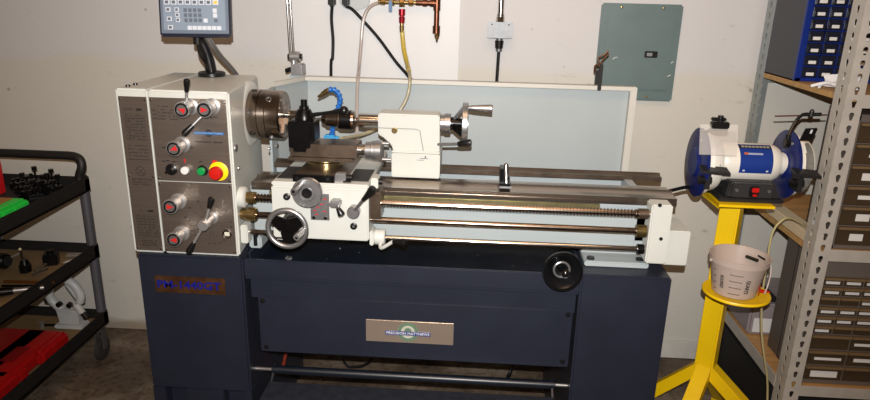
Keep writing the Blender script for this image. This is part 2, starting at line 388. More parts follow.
z8, z23, z32 = at(402, 9, Yp).z, at(402, 23, Yp).z, at(402, 32, Yp).z
obj('red_coupler', MB().lathe((xr, Yp, z8), (0, 0, -1), [(0, .0125), (.022, .0125), (.024, .009), (.028, .009), (.03, .012), (z8-z23, .0105)], 18), mat('red_anodised', (150, 20, 34), .3, .5), t)
obj('hose_barb', MB().lathe((xr, Yp, z23), (0, 0, -1), [(0, .008), (.01, .008), (.012, .0095), (z23-z32, .0085)], 14), brass, t)
xv = at(391, 3, Yp).x; zv = at(391, 12, Yp).z
obj('valve_handle', MB().box((xv-.007, Yp-.02, zv), (xv+.007, Yp-.014, zp+.004), .003).cyl((xv, Yp-.022, zp), (xv, Yp, zp), .006), mat('blue_handle', (70, 110, 150), .4), t)
hose_c = mat('clear_hose', (168, 158, 152), .3); yh = mat('yellow_hose', (186, 164, 60), .35); bh = mat('beige_hose', (158, 150, 122), .35)
cable('air_hose', 'thin greyish clear hose curving down from the left brass fitting', 'hose', [at(384, 3, Yp), at(376, 3.5, Yp), at(368, 9, 2.54), at(363, 22, 2.53), at(361, 45, 2.52), at(359, 68, 2.48), at(358, 78, 2.33), at(357, 100, 2.32), at(357, 135, 2.31), at(359, 175, 2.31)], .0065, hose_c)
m_ = MB(); P = [at(402, 30, Yp), at(402.5, 36, Yp), at(404, 50, 2.54), at(407, 63, 2.5), at(409, 71, 2.40)]
m_.tube(P, .0085, m=yh); m_.tube([P[-1], at(410, 78, 2.335), at(409, 90, 2.325), at(405, 102, 2.32), at(396, 115, 2.31), at(384, 124, 2.28), at(374, 130, 2.24), at(362, 134.5, 2.2), at(350, 137, 2.13), at(341, 138.5, 2.075)], .0062, m=bh)
tag(obj('air_hose', m_), 'yellow air hose from the red coupler turning beige and looping down behind the tailstock', 'hose')
# ================================================================== LATHE
LA = thing('metal_lathe', 'white metalworking lathe on a dark navy stand, in the middle of the room', 'lathe', (-.2, 2.05, 0))
SY, SZ = 2.0, 1.122      # spindle axis
ZW = .94                  # way height
# --- cabinets
def cabinet(x0, x1, nm):
    m_ = MB(); zt = .74; zo = .287; w = x1-x0
    m_.box((x0, 1.75, zo), (x1, 2.36, zt), .006)
    m_.box((x0, 1.75, .0), (x0+w*.13, 2.36, zo+.004), .003).box((x0+w*.34, 1.75, 0), (x0+w*.72, 2.36, zo+.004), .003).box((x0+w*.94, 1.75, 0), (x1, 2.36, zo+.004), .003)
    m_.box((x0+.01, 1.79, .0), (x1-.01, 2.33, zo+.002))
    return obj(nm, m_, navy, LA)
cl = cabinet(-.972, -.655, 'cabinet'); cr_ = cabinet(.327, .583, 'cabinet')
# model badge
p = at(190, 284.5, 1.748); hx = (at(225, 284, 1.75).x-at(155, 284, 1.75).x)/2
badge = mat('badge_plate', (120, 84, 58), .3, .7, noise=.5, nscale=30)
rot = math.atan2(at(225, 290, 1.748).z-at(155, 279, 1.748).z, 2*hx)*0
bz0, bz1 = at(190, 293.5, 1.748).z, at(190, 277, 1.748).z
bd = obj('model_badge', MB().box((p.x-hx, 1.7465, bz0), (p.x+hx, 1.7505, bz1), .001), badge, cl)
obj('badge_lettering', text_mb('PM-1440GT', .034, facing((p.x-.002, 1.7455, (bz0+bz1)/2)), wfit=2*hx*.9, bold=.0007), mat('badge_blue', (16, 24, 120), .4), cl)
# --- chip tray
m_ = MB(); xa, xb = -.652, .326
m_.box((xa, 1.752, .682), (xb, 1.764, .737), .003)              # lip band
m_.box((xa, 1.764, .68), (xb, 1.80, .69), .002)
m_.box((xa+.01, 1.772, .605), (xb-.003, 1.782, .684), .002)
m_.box((xa, 1.76, .672), (xb, 2.34, .682)); m_.box((xa, 2.33, .672), (xb, 2.345, .77), .003)
m_.box((xa, 1.80, .60), (xa+.004, 2.33, .74)); m_.box((xb-.004, 1.80, .60), (xb, 2.33, .76))
obj('chip_tray', m_, navy, LA)
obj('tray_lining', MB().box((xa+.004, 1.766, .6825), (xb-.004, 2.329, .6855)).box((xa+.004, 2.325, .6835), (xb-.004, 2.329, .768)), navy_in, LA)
# metal chips in the tray
m_ = MB()
for i in range(90):
    x = random.uniform(-.6, .3); y = random.choice([random.uniform(1.78, 1.83), random.uniform(1.78, 2.3)]); z = .6856
    s = random.uniform(.0015, .004); a = random.uniform(0, PI)
    m_.prism([(x, y, z), (x+s*math.cos(a), y+s*math.sin(a), z+.0006), (x+s*.4, y+s, z+.001)], (0, 0, .0008))
q = atZ(289, 259, .686)
for i in range(16):
    a = random.uniform(0, 6); r = random.uniform(0, .009); m_.box((q.x+r*math.cos(a)-.003, q.y+r*math.sin(a)-.003, .6858), (q.x+r*math.cos(a)+.003, q.y+r*math.sin(a)+.002, .6858+random.uniform(.002, .008)), 0)
ch = obj('metal_chips', m_, satin, LA); ch['kind'] = 'stuff'; lab(ch, 'scattered silver metal chips')
# front panel
pz0, pz1 = .425, .615
fp = obj('front_panel', MB().box((-.622, 1.768, pz0), (.318, 1.782, pz1), .003), navy, LA)
for x, z in ((-.608, .598), (-.604, .442), (.304, .602), (.3, .445)):
    obj('screw', MB().lathe((x, 1.768, z), (0, -1, 0), [(0, .0075), (.004, .006), (.0055, 0)], 14), black, fp)
x0 = at(366, 330, 1.766).x; x1 = at(453.5, 333, 1.766).x; z1 = at(410, 321.5, 1.766).z; z0 = at(410, 343, 1.766).z
lab(obj('brand_plate', MB().box((x0, 1.7655, z0), (x1, 1.7685, z1), .0008), mat('brand_plate_steel', (214, 198, 182), .34, .8, noise=.12, nscale=4), fp), 'brushed metal plate with a printed logo')
cx_, cz = (x0+x1)/2-.005, (z0+z1)/2; gm = mat('logo_green', (92, 118, 96), .5)
m_ = MB()
m_.lathe((cx_, 1.7655, cz+.001), (0, -1, 0), [(0, .0295), (.0006, .0295)], 32, gm)
for k in range(24):
    a = 2*PI*k/24; M = Matrix.Translation((cx_, 1.7652, cz+.001)) @ Matrix.Rotation(a, 4, 'Y'); m_.box((-.0018, -.0006, .028), (.0018, .0004, .033), m=gm, M=M)
m_.lathe((cx_, 1.7649, cz+.001), (0, -1, 0), [(0, .021), (.0006, .021)], 32, mat('logo_pale', (178, 178, 165), .4))
m_.lathe((cx_, 1.7643, cz+.004), (0, -1, 0), [(0, .011), (.0006, .011)], 20, gm)
m_.box((cx_-.068, 1.763, cz-.010), (cx_+.068, 1.7655, cz+.003), .0005, m=mat('logo_blue', (40, 58, 120), .4))
text_mb('PRECISION MATTHEWS', .0115, facing((cx_, 1.7628, cz-.0035)), m_, mat('logo_white', (205, 205, 210), .4), wfit=.130, depth=.0003, bold=.0002)
obj('plate_logo', m_, None, fp)
# brake treadle and bar
zt = .343; m_ = MB().cyl((-.60, 1.80, zt), (.29, 1.80, zt), .0135, n=18)
obj('pivot_bar', m_, navy_in, LA)
lab(obj('bar_spindle', MB().cyl((-.655, 1.80, zt), (-.6, 1.80, zt), .006).cyl((.29, 1.80, zt), (.327, 1.80, zt), .006), satin, LA), 'bare steel stub ends of the brake bar')
m_ = MB().box((-.598, 1.61, .318), (.283, 1.755, .330), .003).box((-.598, 1.61, .27), (.283, 1.616, .33), .002)
m_.prism([(-.598, 1.74, .3), (-.598, 1.81, zt+.012), (-.598, 1.81, zt-.014), (-.598, 1.70, .27)], (.006, 0, 0)).prism([(.277, 1.74, .3), (.277, 1.81, zt+.012), (.277, 1.81, zt-.014), (.277, 1.70, .27)], (.006, 0, 0))
for i in range(30):
    for j in range(4):
        x = -.58+i*.0292; y = 1.63+j*.03; a = .6 if (i+j) % 2 else -.6
        M = Matrix.Translation((x, y, .3305)) @ Matrix.Rotation(a, 4, 'Z'); m_.box((-.009, -.0015, -.0005), (.009, .0015, .0012), .0006, M=M)
obj('brake_treadle', m_, mat('treadle_paint', (52, 56, 66), .35, .3, noise=.3, nscale=30), LA)
# --- headstock
hx0, hx1, hy0, hy1, hz = -.984, -.665, 1.762, 2.135, 1.223
m_ = MB().prism([(hx0+.092, hy0, .741), (hx1, hy0, .741), (hx1-.04, hy1, .741), (hx0+.092, hy1, .741)], (0, 0, hz-.741), bev=.005)
obj('headstock', m_, cast, LA)
ec = obj('end_cover', MB().box((hx0, hy0-.001, .741), (hx0+.0905, hy1+.0, hz+.001), .005), cast, LA)
for q in ((128, 86.5), (135.5, 84.8)):
    p = atZ(q[0], q[1], hz+.001); obj('screw', MB().cyl((p.x, p.y, hz-.001), (p.x, p.y, hz+.006), .007, .006, n=14), black, ec)
# --- face plates
yP = hy0-.0008
def plate_box(px0, px1, pz0, pz1, nm, par):
    return obj(nm, MB().box((px0, yP-.002, pz0), (px1, yP, pz1), .0008), plate, par)
ax0 = hx0+.008; ax1 = hx0+.0885; bx0 = hx0+.0955; bx1 = hx1-.009
zt_, zb_ = 1.203, .748
ep = plate_box(ax0, ax1, zb_, zt_, 'cover_plate', ec)
hp1 = plate_box(bx0, bx1, .9655, zt_, 'upper_plate', LA); hp2 = plate_box(bx0, bx1, zb_, .9635, 'lower_plate', LA)
def rows(mb, x0, x1, z0, z1, n, m, cell=(.003, .008), h=.0026, fill=.85, y=None):
    y = yP-.0026 if y is None else y
    for i in range(n):
        z = z1-(z1-z0)*(i+.5)/n; x = x0
        while x < x1:
            w = random.uniform(*cell); w = min(w, x1-x)
            if random.random() < fill: mb.box((x, y, z-h/2), (x+w*.8, y+.0008, z+h/2), m=m)
            x += w
def table(mb, x0, x1, z0, z1, nr, nc, m):
    y = yP-.0026
    for i in range(nr+1): z = z0+(z1-z0)*i/nr; mb.box((x0, y, z-.0003), (x1, y+.0008, z+.0003), m=m)
    for j in range(nc+1): x = x0+(x1-x0)*j/nc; mb.box((x-.0003, y, z0), (x+.0003, y+.0008, z1), m=m)
m_ = MB(); W_ = ax1-ax0
rows(m_, ax0+.012, ax0+.04, 1.163, 1.173, 2, inkl); m_.box((ax0+.048, yP-.0026, 1.164), (ax0+.064, yP-.0018, 1.171), m=ink)
table(m_, ax0+.012, ax1-.01, 1.08, 1.155, 9, 5, inkl); rows(m_, ax0+.014, ax1-.012, 1.08, 1.155, 9, inkl, h=.003)
rows(m_, ax0+.012, ax1-.01, 1.02, 1.07, 5, inkl, h=.003)
obj('printed_chart', m_, None, ec); m_ = MB(); rows(m_, ax0+.02, ax1-.015, .868, .876, 1, inkl); m_.box((ax0+.05, yP-.0026, .869), (ax0+.066, yP-.0018, .875), m=ink)
table(m_, ax0+.012, ax1-.006, .79, .86, 8, 5, inkl); rows(m_, ax0+.014, ax1-.008, .79, .86, 8, inkl, h=.003)
rows(m_, ax0+.02, ax1-.012, .762, .783, 3, inkl, cell=(.004, .01), h=.004)
obj('printed_chart', m_, None, ec); m_ = MB()
wz = at(141, 171, yP).z; wx = at(141, 171, yP).x
m_.ring((wx, yP-.0022, wz), (0, 1, 0), .0135, .0008, 30, 4, ink)
for a in (PI/4, -PI/4): m_.box((-.013, -.0005, -.0006), (.013, .0003, .0006), m=ink, M=Matrix.Translation((wx, yP-.0022, wz)) @ Matrix.Rotation(a, 4, 'Y'))
text_mb('ATTENTION', .0115, facing((wx+.001, yP-.0024, wz-.025)), m_, ink, wfit=.058, depth=.0003)
rows(m_, wx-.026, wx+.026, wz-.043, wz-.031, 2, inkl, h=.0035, fill=.92)
obj('printed_warning', m_, None, ec)
m_ = MB()
g = at(158, 108, yP); g2 = at(177, 121, yP)
rows(m_, g.x, g2.x+.008, g2.z, g.z+.01, 5, inkl, cell=(.005, .009), h=.0035, fill=.7)
rows(m_, bx0+.006, bx0+.02, g2.z, g.z, 3, inkl, cell=(.003, .006), h=.004)
p = at(209, 133, yP); hw = (at(224, 133, yP).x-at(194, 133, yP).x)/2
m_.box((p.x-hw, yP-.0026, p.z-.0045), (p.x+hw, yP-.0018, p.z+.0035), m=blueb)
m_.lathe((p.x, yP-.0018, p.z), (0, -1, 0), [(0, .011), (.0003, .011)], 24, inkl)
text_mb('PRECISION MATTHEWS', .0075, facing((p.x, yP-.0028, p.z-.0005)), m_, mat('plate_text', (150, 170, 185), .4), wfit=hw*1.9, depth=.0003)
p = at(209, 142, yP); rows(m_, p.x-.04, p.x+.04, p.z-.002, p.z+.002, 1, ink, cell=(.004, .008), h=.0035, fill=.9)
for q in ((164, 147.5), (192, 147.5), (164, 161), (168, 160.5), (174, 161.5), (201, 161.5), (212, 117.5), (207, 118), (216, 117)):
    p = at(q[0], q[1], yP); m_.box((p.x-.005, yP-.0026, p.z-.0015), (p.x+.005, yP-.0018, p.z+.0015), m=ink)
p = at(185, 160.5, yP); m_.box((p.x-.002, yP-.0026, p.z-.006), (p.x+.002, yP-.0018, p.z+.006), m=redp)
p = at(216, 161, yP); m_.prism([(p.x-.012, yP-.0026, p.z-.007), (p.x+.008, yP-.0026, p.z-.007), (p.x+.001, yP-.0026, p.z+.003), (p.x-.008, yP-.0026, p.z+.003)], (0, .0008, 0), redp)
obj('printed_marks', m_, None, hp1)
m_ = MB(); c = at(211, 224, yP)
for k in range(14):
    a = -1.05*PI+k*(1.1*PI/13)
    if 4 <= k <= 5: continue
    d = Vector((math.cos(a), 0, math.sin(a))); M = Matrix.Translation(c+d*.038) @ Matrix.Rotation(-a, 4, 'Y'); m_.box((-.014, -.0022, -.0005), (.014, -.0016, .0005), m=inkl, M=M)
    q = c+d*.06; m_.box((q.x-.004, yP-.0026, q.z-.0018), (q.x+.004, yP-.0018, q.z+.0018), m=inkl)
for k in range(3):
    a = 2.0+k*.45; d = Vector((math.cos(a), 0, math.sin(a))); M = Matrix.Translation(c+d*.045) @ Matrix.Rotation(-a, 4, 'Y'); m_.box((-.02, -.0022, -.0005), (.02, -.0016, .0005), m=ink, M=M)
    q = c+d*.075; m_.box((q.x-.004, yP-.0026, q.z-.0025), (q.x+.004, yP-.0018, q.z+.0025), m=inkl)
obj('printed_marks', m_, None, hp2)
for par, pts in ((ep, ((ax0+.005, zt_-.008), (ax1-.005, zt_-.008), (ax0+.005, zb_+.008), (ax1-.005, zb_+.008), (ax0+.005, .976), (ax1-.005, .976))), (hp1, ((bx0+.005, zt_-.008), (bx1-.005, zt_-.008), (bx0+.005, .973), (bx1-.005, .973))), (hp2, ((bx0+.005, .956), (bx1-.005, .956), (bx0+.005, zb_+.008), (bx1-.005, zb_+.008)))):
    if par is ep: par = ec
    m_ = MB()
    for x, z in pts: m_.lathe((x, yP-.0018, z), (0, -1, 0), [(0, .0034), (.0015, .003), (.0026, 0)], 10)
    obj('plate_screws', m_, chrome, par)
# --- rotary knobs
def knob(px, py, ang, L=.058):
    dY = yP-L; p = at(px, py, dY); base = Vector((p.x, yP, p.z))
    k = obj('selector_knob', MB().lathe(base, (0, -1, 0), [(0, .023), (.006, .023), (.008, .0165), (.022, .0155), (.028, .0205), (L-.003, .0215), (L, .0205)], 32), knobm, LA)
    obj('knob_ring', MB().lathe((p.x, dY, p.z), (0, -1, 0), [(0, .0185), (.0012, .0185), (.0012, .0135), (0, .0135)], 30, caps=False), black, k)
    lab(obj('knob_disc', MB().lathe((p.x, dY+.0004, p.z), (0, -1, 0), [(0, .0138), (.0009, .0138)], 30), satin, k), 'grey disc in the knob face')
    M = Matrix.Translation((p.x, dY-.0008, p.z)) @ Matrix.Rotation(ang, 4, 'Y')
    tri = [M @ Vector(v) for v in ((-.009, 0, -.0075), (-.009, 0, .0075), (.0105, 0, 0))]
    obj('arrow_mark', MB().prism(tri, (0, -.001, 0)), redp, k)
    return p, k
k1, o1 = knob(181.5, 110, PI+.35); k2, o2 = knob(204, 110, 0); k3, o3 = knob(173.5, 149, PI-.35); k4, o4 = knob(170, 207, 0); k5, o5 = knob(173.5, 240, PI)
def lever(pA, pB, r0=.0042, r1=.009, gl=.42, nm='shift_lever', gm_=black, par=LA):
    pA, pB = Vector(pA), Vector(pB); q = pA.lerp(pB, 1-gl); d = (pB-q); Lg = d.length
    l = obj(nm, MB().cyl(pA, q+d*.05, r0, n=12), knobm, par)
    gr = MB().lathe(q, d, [(0, r1*.62), (Lg*.15, r1*.72), (Lg*.7, r1), (Lg*.93, r1*.9), (Lg, r1*.5), (Lg*1.01, 0)], 16)
    o = obj('lever_grip', gr, gm_, l); return l
lever((k1.x+.002, yP-.03, k1.z+.012), at(187, 79, yP-.05), gl=.5)
lever((k2.x-.006, yP-.03, k2.z-.01), at(183, 135, yP-.055), gl=.42)
# gearbox cross lever
hb = at(202.5, 226, yP-.075)
obj('lever_hub', MB().lathe((hb.x, yP, hb.z), (0, -1, 0), [(0, .019), (.008, .018), (.01, .0125), (.045, .0115), (.05, .0155), (.075, .0155), (.077, .0135)], 26), knobm, LA)
lever((hb.x+.004, yP-.062, hb.z+.008), at(212, 197, yP-.055), gl=.45, r1=.0095)
lever((hb.x-.006, yP-.062, hb.z-.01), at(188, 253, yP-.07), gl=.42, r1=.0095)
# switches
def at_p(px, py, d): return at(px, py, yP-d)
p = at_p(169, 171, .02); s_ = obj('selector_switch', MB().lathe((p.x, yP, p.z), (0, -1, 0), [(0, .0165), (.006, .0165), (.008, .0125), (.012, .012)], 24).box((p.x-.013, yP-.024, p.z-.004), (p.x+.013, yP-.01, p.z+.004), .002, M=Matrix.Translation((p.x, 0, p.z)) @ Matrix.Rotation(-.5, 4, 'Y') @ Matrix.Translation((-p.x, 0, -p.z))), black, LA)
for q, mm, nm, lb_ in (((184, 171), white, 'push_button', 'white push button'), ((200.5, 171.8), green, 'push_button', 'green push button')):
    p = at_p(q[0], q[1], .018); b_ = obj(nm, MB().lathe((p.x, yP, p.z), (0, -1, 0), [(0, .0155), (.005, .015), (.009, .013), (.009, .0115)], 24), satin if mm is white else black, LA)
    obj('button_cap', MB().lathe((p.x, yP-.006, p.z), (0, -1, 0), [(0, .0112), (.011, .011), (.0125, .009)], 22), mm, b_); lab(b_, lb_)
p = at_p(218.5, 171.5, .004); es = obj('emergency_stop', MB().lathe((p.x, yP, p.z), (0, -1, 0), [(0, .0275), (.003, .0275), (.004, .026)], 36), yel, LA); lab(es, 'red mushroom emergency stop on a yellow ring')
p2 = at_p(214.5, 173, .034)
obj('stop_button', MB().lathe((p.x, yP-.003, p.z), (0, -1, 0), [(0, .0105), (.014, .0105), (.015, .019), (.024, .0195), (.031, .016), (.034, 0)], 28), red, es)
p = at(227, 234, yP-.003); sg = obj('oil_sight_glass', MB().ring((p.x, yP-.003, p.z), (0, 1, 0), .0125, .0025, 28, 8, chrome).lathe((p.x, yP, p.z), (0, -1, 0), [(0, .0115), (.002, .0115)], 24, ink), None, LA)
obj('sight_disc', MB().box((p.x-.0075, yP-.0042, p.z-.006), (p.x+.0075, yP-.0018, p.z+.006), .001), mat('oil_pale', (205, 202, 185), .3), sg)
# side of headstock: small round plug, sight oval, belt slot
for q, r in (((268, 96), .012), ((267, 150), .011)):
    p = atX(q[0], q[1], hx1) if False else None
p = atX(236, 148, hx1); obj('side_plug', MB().lathe((hx1-.001, p.y, p.z), (1, 0, 0), [(0, .0115), (.003, .011), (.004, 0)], 18), satin, LA)
for yy, zz in ((1.80, 1.0), (2.09, 1.175), (2.09, .99), (1.80, .78)): obj('side_bolt', MB().lathe((hx1-.001, yy, zz), (1, 0, 0), [(0, .006), (.004, .005), (.005, 0)], 12), satin, LA)
# --- spindle nose and chuck
X0 = hx1-.027
obj('spindle_flange', MB().lathe((X0-.001, SY, SZ), (1, 0, 0), [(-.03, .1), (.0, .1), (.008, .098), (.012, .09), (.012, .08)], 48), cast, LA)
ck = obj('chuck', MB().lathe((X0+.008, SY, SZ), (1, 0, 0), [(0, .074), (.003, .0755), (.034, .0755), (.035, .0725), (.040, .0725), (.041, .076), (.058, .076), (.06, .0745), (.098, .0745), (.103, .071), (.103, .02), (.096, .0)], 56), chuckm, LA)
for k in range(3):
    a = 2*PI*k/3+.5
    M = Matrix.Translation((X0+.018, SY, SZ)) @ Matrix.Rotation(a, 4, 'X')
    obj('chuck_jaw', MB().box((.086, -.011, .014), (.098, .011, .064), .002, M=M).box((.094, -.011, .014), (.108, .011, .034), .002, M=M), steel, ck)
for dx, a in ((.016, -1.35), (.07, -.75), (.07, -2.6), (.016, -.2), (.016, -2.3), (.016, .8)):
    d = Vector((0, math.sin(a), math.cos(a))); o_ = Vector((X0+.008+dx, SY, SZ))
    obj('chuck_key_hole', MB().lathe(o_+d*.0715, d, [(0, .0085), (.0052, .0085), (.0052, .006), (.002, .0055), (.001, 0)], 16), black if dx < .03 else satin, ck)
lab(obj('workpiece', MB().cyl((X0+.10, SY, SZ), (X0+.158, SY, SZ), .0175, n=28, ch=.001), chrome, LA), 'bright steel bar held in the chuck')
# --- bed
zb = .778
m_ = MB()
m_.box((-.66, 1.885, zb), (.56, 1.93, .925), .004).box((-.66, 2.14, zb), (.525, 2.18, .925), .004)
for x in (-.45, -.2, .05, .3): m_.box((x, 1.93, .78), (x+.05, 2.14, .9), .004)
m_.box((-.66, 1.872, .905), (.56, 1.985, .93), .003)
m_.box((.345, 1.886, .741), (.53, 2.19, zb+.002), .005).box((.345, 1.81, .741), (.53, 1.9, .757), .003)
m_.prism([(.50, 1.885, .757), (.525, 1.885, .757), (.525, 1.885, .93), (.50, 1.885, .93)], (0, .25, 0))
m_.prism([(.345, 1.884, .757), (.525, 1.884, .757), (.525, 1.884, .80), (.345, 1.884, .80)], (0, .28, 0))
m_.box((-.66, 1.83, .741), (-.622, 2.19, zb+.002), .004)
obj('bed', m_, castb, LA)
def vway(y0, y1, x0, x1):
    m_ = MB(); s = [(y0, .926), (y1, .926), (y1, ZW), ((y0+y1)/2+.012, ZW), ((y0+y1)/2, ZW+.008), ((y0+y1)/2-.012, ZW), (y0, ZW)]
    return m_.prism([(x0, y, z) for y, z in s], (x1-x0, 0, 0))
m_ = vway(1.868, 1.99, -.655, .603); m_.box((-.655, 1.866, .917), (.603, 1.98, .928))
obj('front_way', m_, grind, LA)
obj('rear_way', vway(2.10, 2.165, -.655, .62), dsteel, LA)
m_ = MB().box((-.60, 1.862, .9), (.383, 1.872, .915), .001)
for i in range(8): m_.cyl((-.5+i*.125, 1.862, .907), (-.5+i*.125, 1.8605, .907), .004, n=10, m=None)
rk = obj('gear_rack', m_, mat('yellowed_steel', (168, 160, 118), .32, .85, noise=.3, nscale=20), LA)
# foot bolts
for px, py in ((590.5, 258.5), (639.5, 260)):
    p = atZ(px, py, .757); obj('foot_bolt', MB().cyl((p.x, p.y, .75), (p.x, p.y, .762), .0115, n=18), black, LA)
for x in (-.64,): obj('foot_bolt', MB().cyl((x, 1.835, .75), (x, 1.835, .788), .008, n=8), black, LA)
# --- screws and rods
RY = 1.80
def threads(x0, x1, r, pitch, mb, y, z, n=14):
    pr = []; x = 0; L = x1-x0
    while x < L: pr += [(x, r), (x+pitch*.4, r), (x+pitch*.48, r*.7), (x+pitch*.9, r*.7)]; x += pitch
    mb.lathe((x0, y, z), (1, 0, 0), pr, n)
m_ = MB(); threads(-.615, .475, .0115, .0095, m_, RY, .913); m_.cyl((-.66, RY, .913), (-.612, RY, .913), .0105).cyl((.47, RY, .913), (.51, RY, .913), .012)
obj('lead_screw', m_, chuckm, LA, ang=.4)
obj('feed_rod', MB().cyl((-.66, RY, .861), (.51, RY, .861), .0088), chuckm, LA)
obj('control_rod', MB().cyl((-.66, RY, .806), (.51, RY, .806), .0078), chrome, LA)
xb_ = hx1
obj('lead_screw_bearing', MB().lathe((xb_-.001, RY, .913), (1, 0, 0), [(0, .031), (.014, .031), (.018, .027), (.02, .018)], 30), cast, LA)
obj('lead_screw_collar', MB().cyl((xb_+.018, RY, .913), (xb_+.045, RY, .913), .0165, n=22, ch=.001), brass, LA)
obj('shear_clutch', MB().lathe((xb_-.001, RY, .861), (1, 0, 0), [(0, .0165), (.018, .0165), (.02, .0205), (.042, .0205), (.046, .017)], 24), brass, LA)
obj('rod_bracket', MB().box((xb_-.001, RY-.02, .775), (xb_+.02, RY+.02, .832), .003), cast, LA)
# right end bracket
obj('end_bracket', MB().box((.508, 1.775, .772), (.566, 1.832, .948), .004), cast, LA)
lab(obj('cover_box', MB().box((.56, 1.82, .752), (.64, 1.95, .858), .003), cast, LA), 'white switch box on the end of the bed')
for px, py, nm in ((660, 205.5, 1), (661, 239, 1)):
    p = at(px, py, 1.774); obj('bracket_bolt', MB().lathe((p.x, 1.776, p.z), (0, -1, 0), [(0, .0055), (.003, .005), (.003, .003), (.001, 0)], 14), black, LA)
obj('rod_bushing', MB().cyl((.478, RY, .861), (.506, RY, .861), .0185, n=22, ch=.001), mat('dark_brass', (112, 96, 58), .35, .8, noise=.3, nscale=40), LA)
obj('rod_bushing', MB().cyl((.487, RY, .806), (.506, RY, .806), .0145, n=22, ch=.001), blackm, LA)
obj('rod_bushing', MB().cyl((.478, RY, .913), (.506, RY, .913), .015, n=22, ch=.001), dsteel, LA)
# --- backsplash
bz = 1.197; by = 2.37
m_ = MB().box((-.665, by, .70), (.562, by+.006, bz), .001)
obj('backsplash', m_, castb, LA)
m_ = MB().box((-.60, by-.032, bz-.014), (.566, by+.008, bz), .002).box((.545, by-.03, .72), (.568, by+.008, bz-.002), .002)
m_.prism([(-.60, by-.032, bz-.014), (-.60, by+.008, bz-.014), (-.665, 2.20, bz-.014), (-.665, 2.16, bz-.014)], (0, 0, .014))
obj('backsplash_lip', m_, lipm, LA)
m_ = MB().box((-.672, 2.12, .70), (-.664, by, bz-.015), .001)
m_.prism([(-.664, 2.19, .72), (-.60, by, .72), (-.604, by, .72), (-.668, 2.19, .72)], (0, 0, bz-.735))
obj('backsplash_side', m_, castb, LA)
for q in ((289.5, 82.7), (302, 82.7), (290, 91), (302, 91)):
    p = at(q[0], q[1]+.6, by); obj('splash_bolt', MB().lathe((p.x, by, p.z), (0, -1, 0), [(0, .0065), (.003, .006), (.0045, 0)], 12), chrome, LA)
for q in ((265, 91), (263, 145.5)):
    p = at(q[0]+2, q[1], 2.17); obj('splash_bolt', MB().lathe((-.6635, 2.17, p.z), (1, -.3, 0), [(0, .008), (.004, .007), (.006, 0)], 12), chrome, LA)
# --- carriage
az0, az1 = .806, .962; ay = 1.763; ax_0, ax_1 = -.562, -.284
m_ = MB().box((ax_0, ay, az0), (ax_1, 1.862, az1), .004)
obj('apron', m_, cast, LA)
obj('saddle', MB().box((ax_0, ay+.004, az1), (ax_1, 1.862, .974), .003).box((-.56, 1.86, .9495), (-.285, 2.19, .9745), .004), cast, LA)
dk = mat('dark_wiper', (58, 58, 58), .5, .4, noise=.3, nscale=40)
obj('saddle_wing', MB().box((-.556, 1.80, .974), (-.505, 1.93, .9765), .001), dk, LA); obj('saddle_wing', MB().box((-.35, 1.80, .974), (-.29, 1.93, .9765), .001), dk, LA)
# cross slide
obj('cross_slide', MB().box((-.502, 1.79, .975), (-.385, 2.2, .992), .002).prism([(-.385, 1.79, .975), (-.355, 1.79, .975), (-.385, 1.79, .99)], (0, .38, 0)), dsteel, LA)
fpl = obj('slide_front_plate', MB().box((-.502, 1.774, .952), (-.383, 1.79, .994), .002), blackm, LA)
for x in (-.49, -.445, -.40): obj('cap_screw', MB().cyl((x, 1.775, .984), (x, 1.771, .984), .0045, n=12), black, fpl)
obj('gib_screw_block', MB().box((-.383, 1.785, .965), (-.352, 1.81, .999), .003), satin, LA)
obj('side_knob', MB().cyl((-.352, 1.797, .986), (-.335, 1.797, .986), .009, n=14).cyl((-.36, 1.79, .972), (-.338, 1.79, .972), .008, n=12), black, LA)
# compound
obj('swivel_base', MB().lathe((-.44, 1.93, 1.004), (0, 0, 1), [(-.014, .056), (-.002, .056), (.0, .05), (.006, .049)], 44), mat('brassy_steel', (168, 150, 110), .25, .95, noise=.2, nscale=30), LA)
m_ = MB().box((-.535, 1.875, 1.022), (-.335, 1.965, 1.060), .002).box((-.54, 1.868, 1.01), (-.345, 1.99, 1.021), .002)
obj('compound_slide', m_, dsteel, LA)
# tool post
tx0, tx1 = -.536, -.472; tz = 1.0625
m_ = MB().box((tx0, 1.88, tz+.006), (tx1, 1.96, tz+.066), .004).box((tx0+.0, 1.866, tz-.014), (tx1, 1.8795, tz+.066), .003).box((tx0+.014, 1.864, tz-.024), (tx1-.012, 1.874, tz-.012), .002).box((tx0+.01, 1.885, tz), (tx1-.01, 1.95, tz+.008))
tp = obj('tool_post', m_, blackm, LA)
m_ = MB().box((tx1, 1.885, tz+.002), (tx1+.010, 1.955, tz+.062), .002)
obj('tool_holder_slide', m_, blackm, tp)
cxp = (tx0+tx1)/2+.006
m_ = MB().lathe((cxp, 1.915, tz+.066), (0, 0, 1), [(-.002, .029), (.004, .028), (.014, .026), (.028, .019), (.03, .0145), (.038, .014), (.039, .0095), (.055, .0095), (.057, .008)], 24)
obj('clamp_hub', m_, blackm, tp)
bl = at(344, 110.5, 1.89); h0 = Vector((cxp+.018, 1.905, tz+.078))
obj('clamp_lever', MB().tube([h0, h0.lerp(bl, .5), bl], [.0065, .0055, .0075], 12, smooth=4).sph(bl, .0135, 18), black, tp)
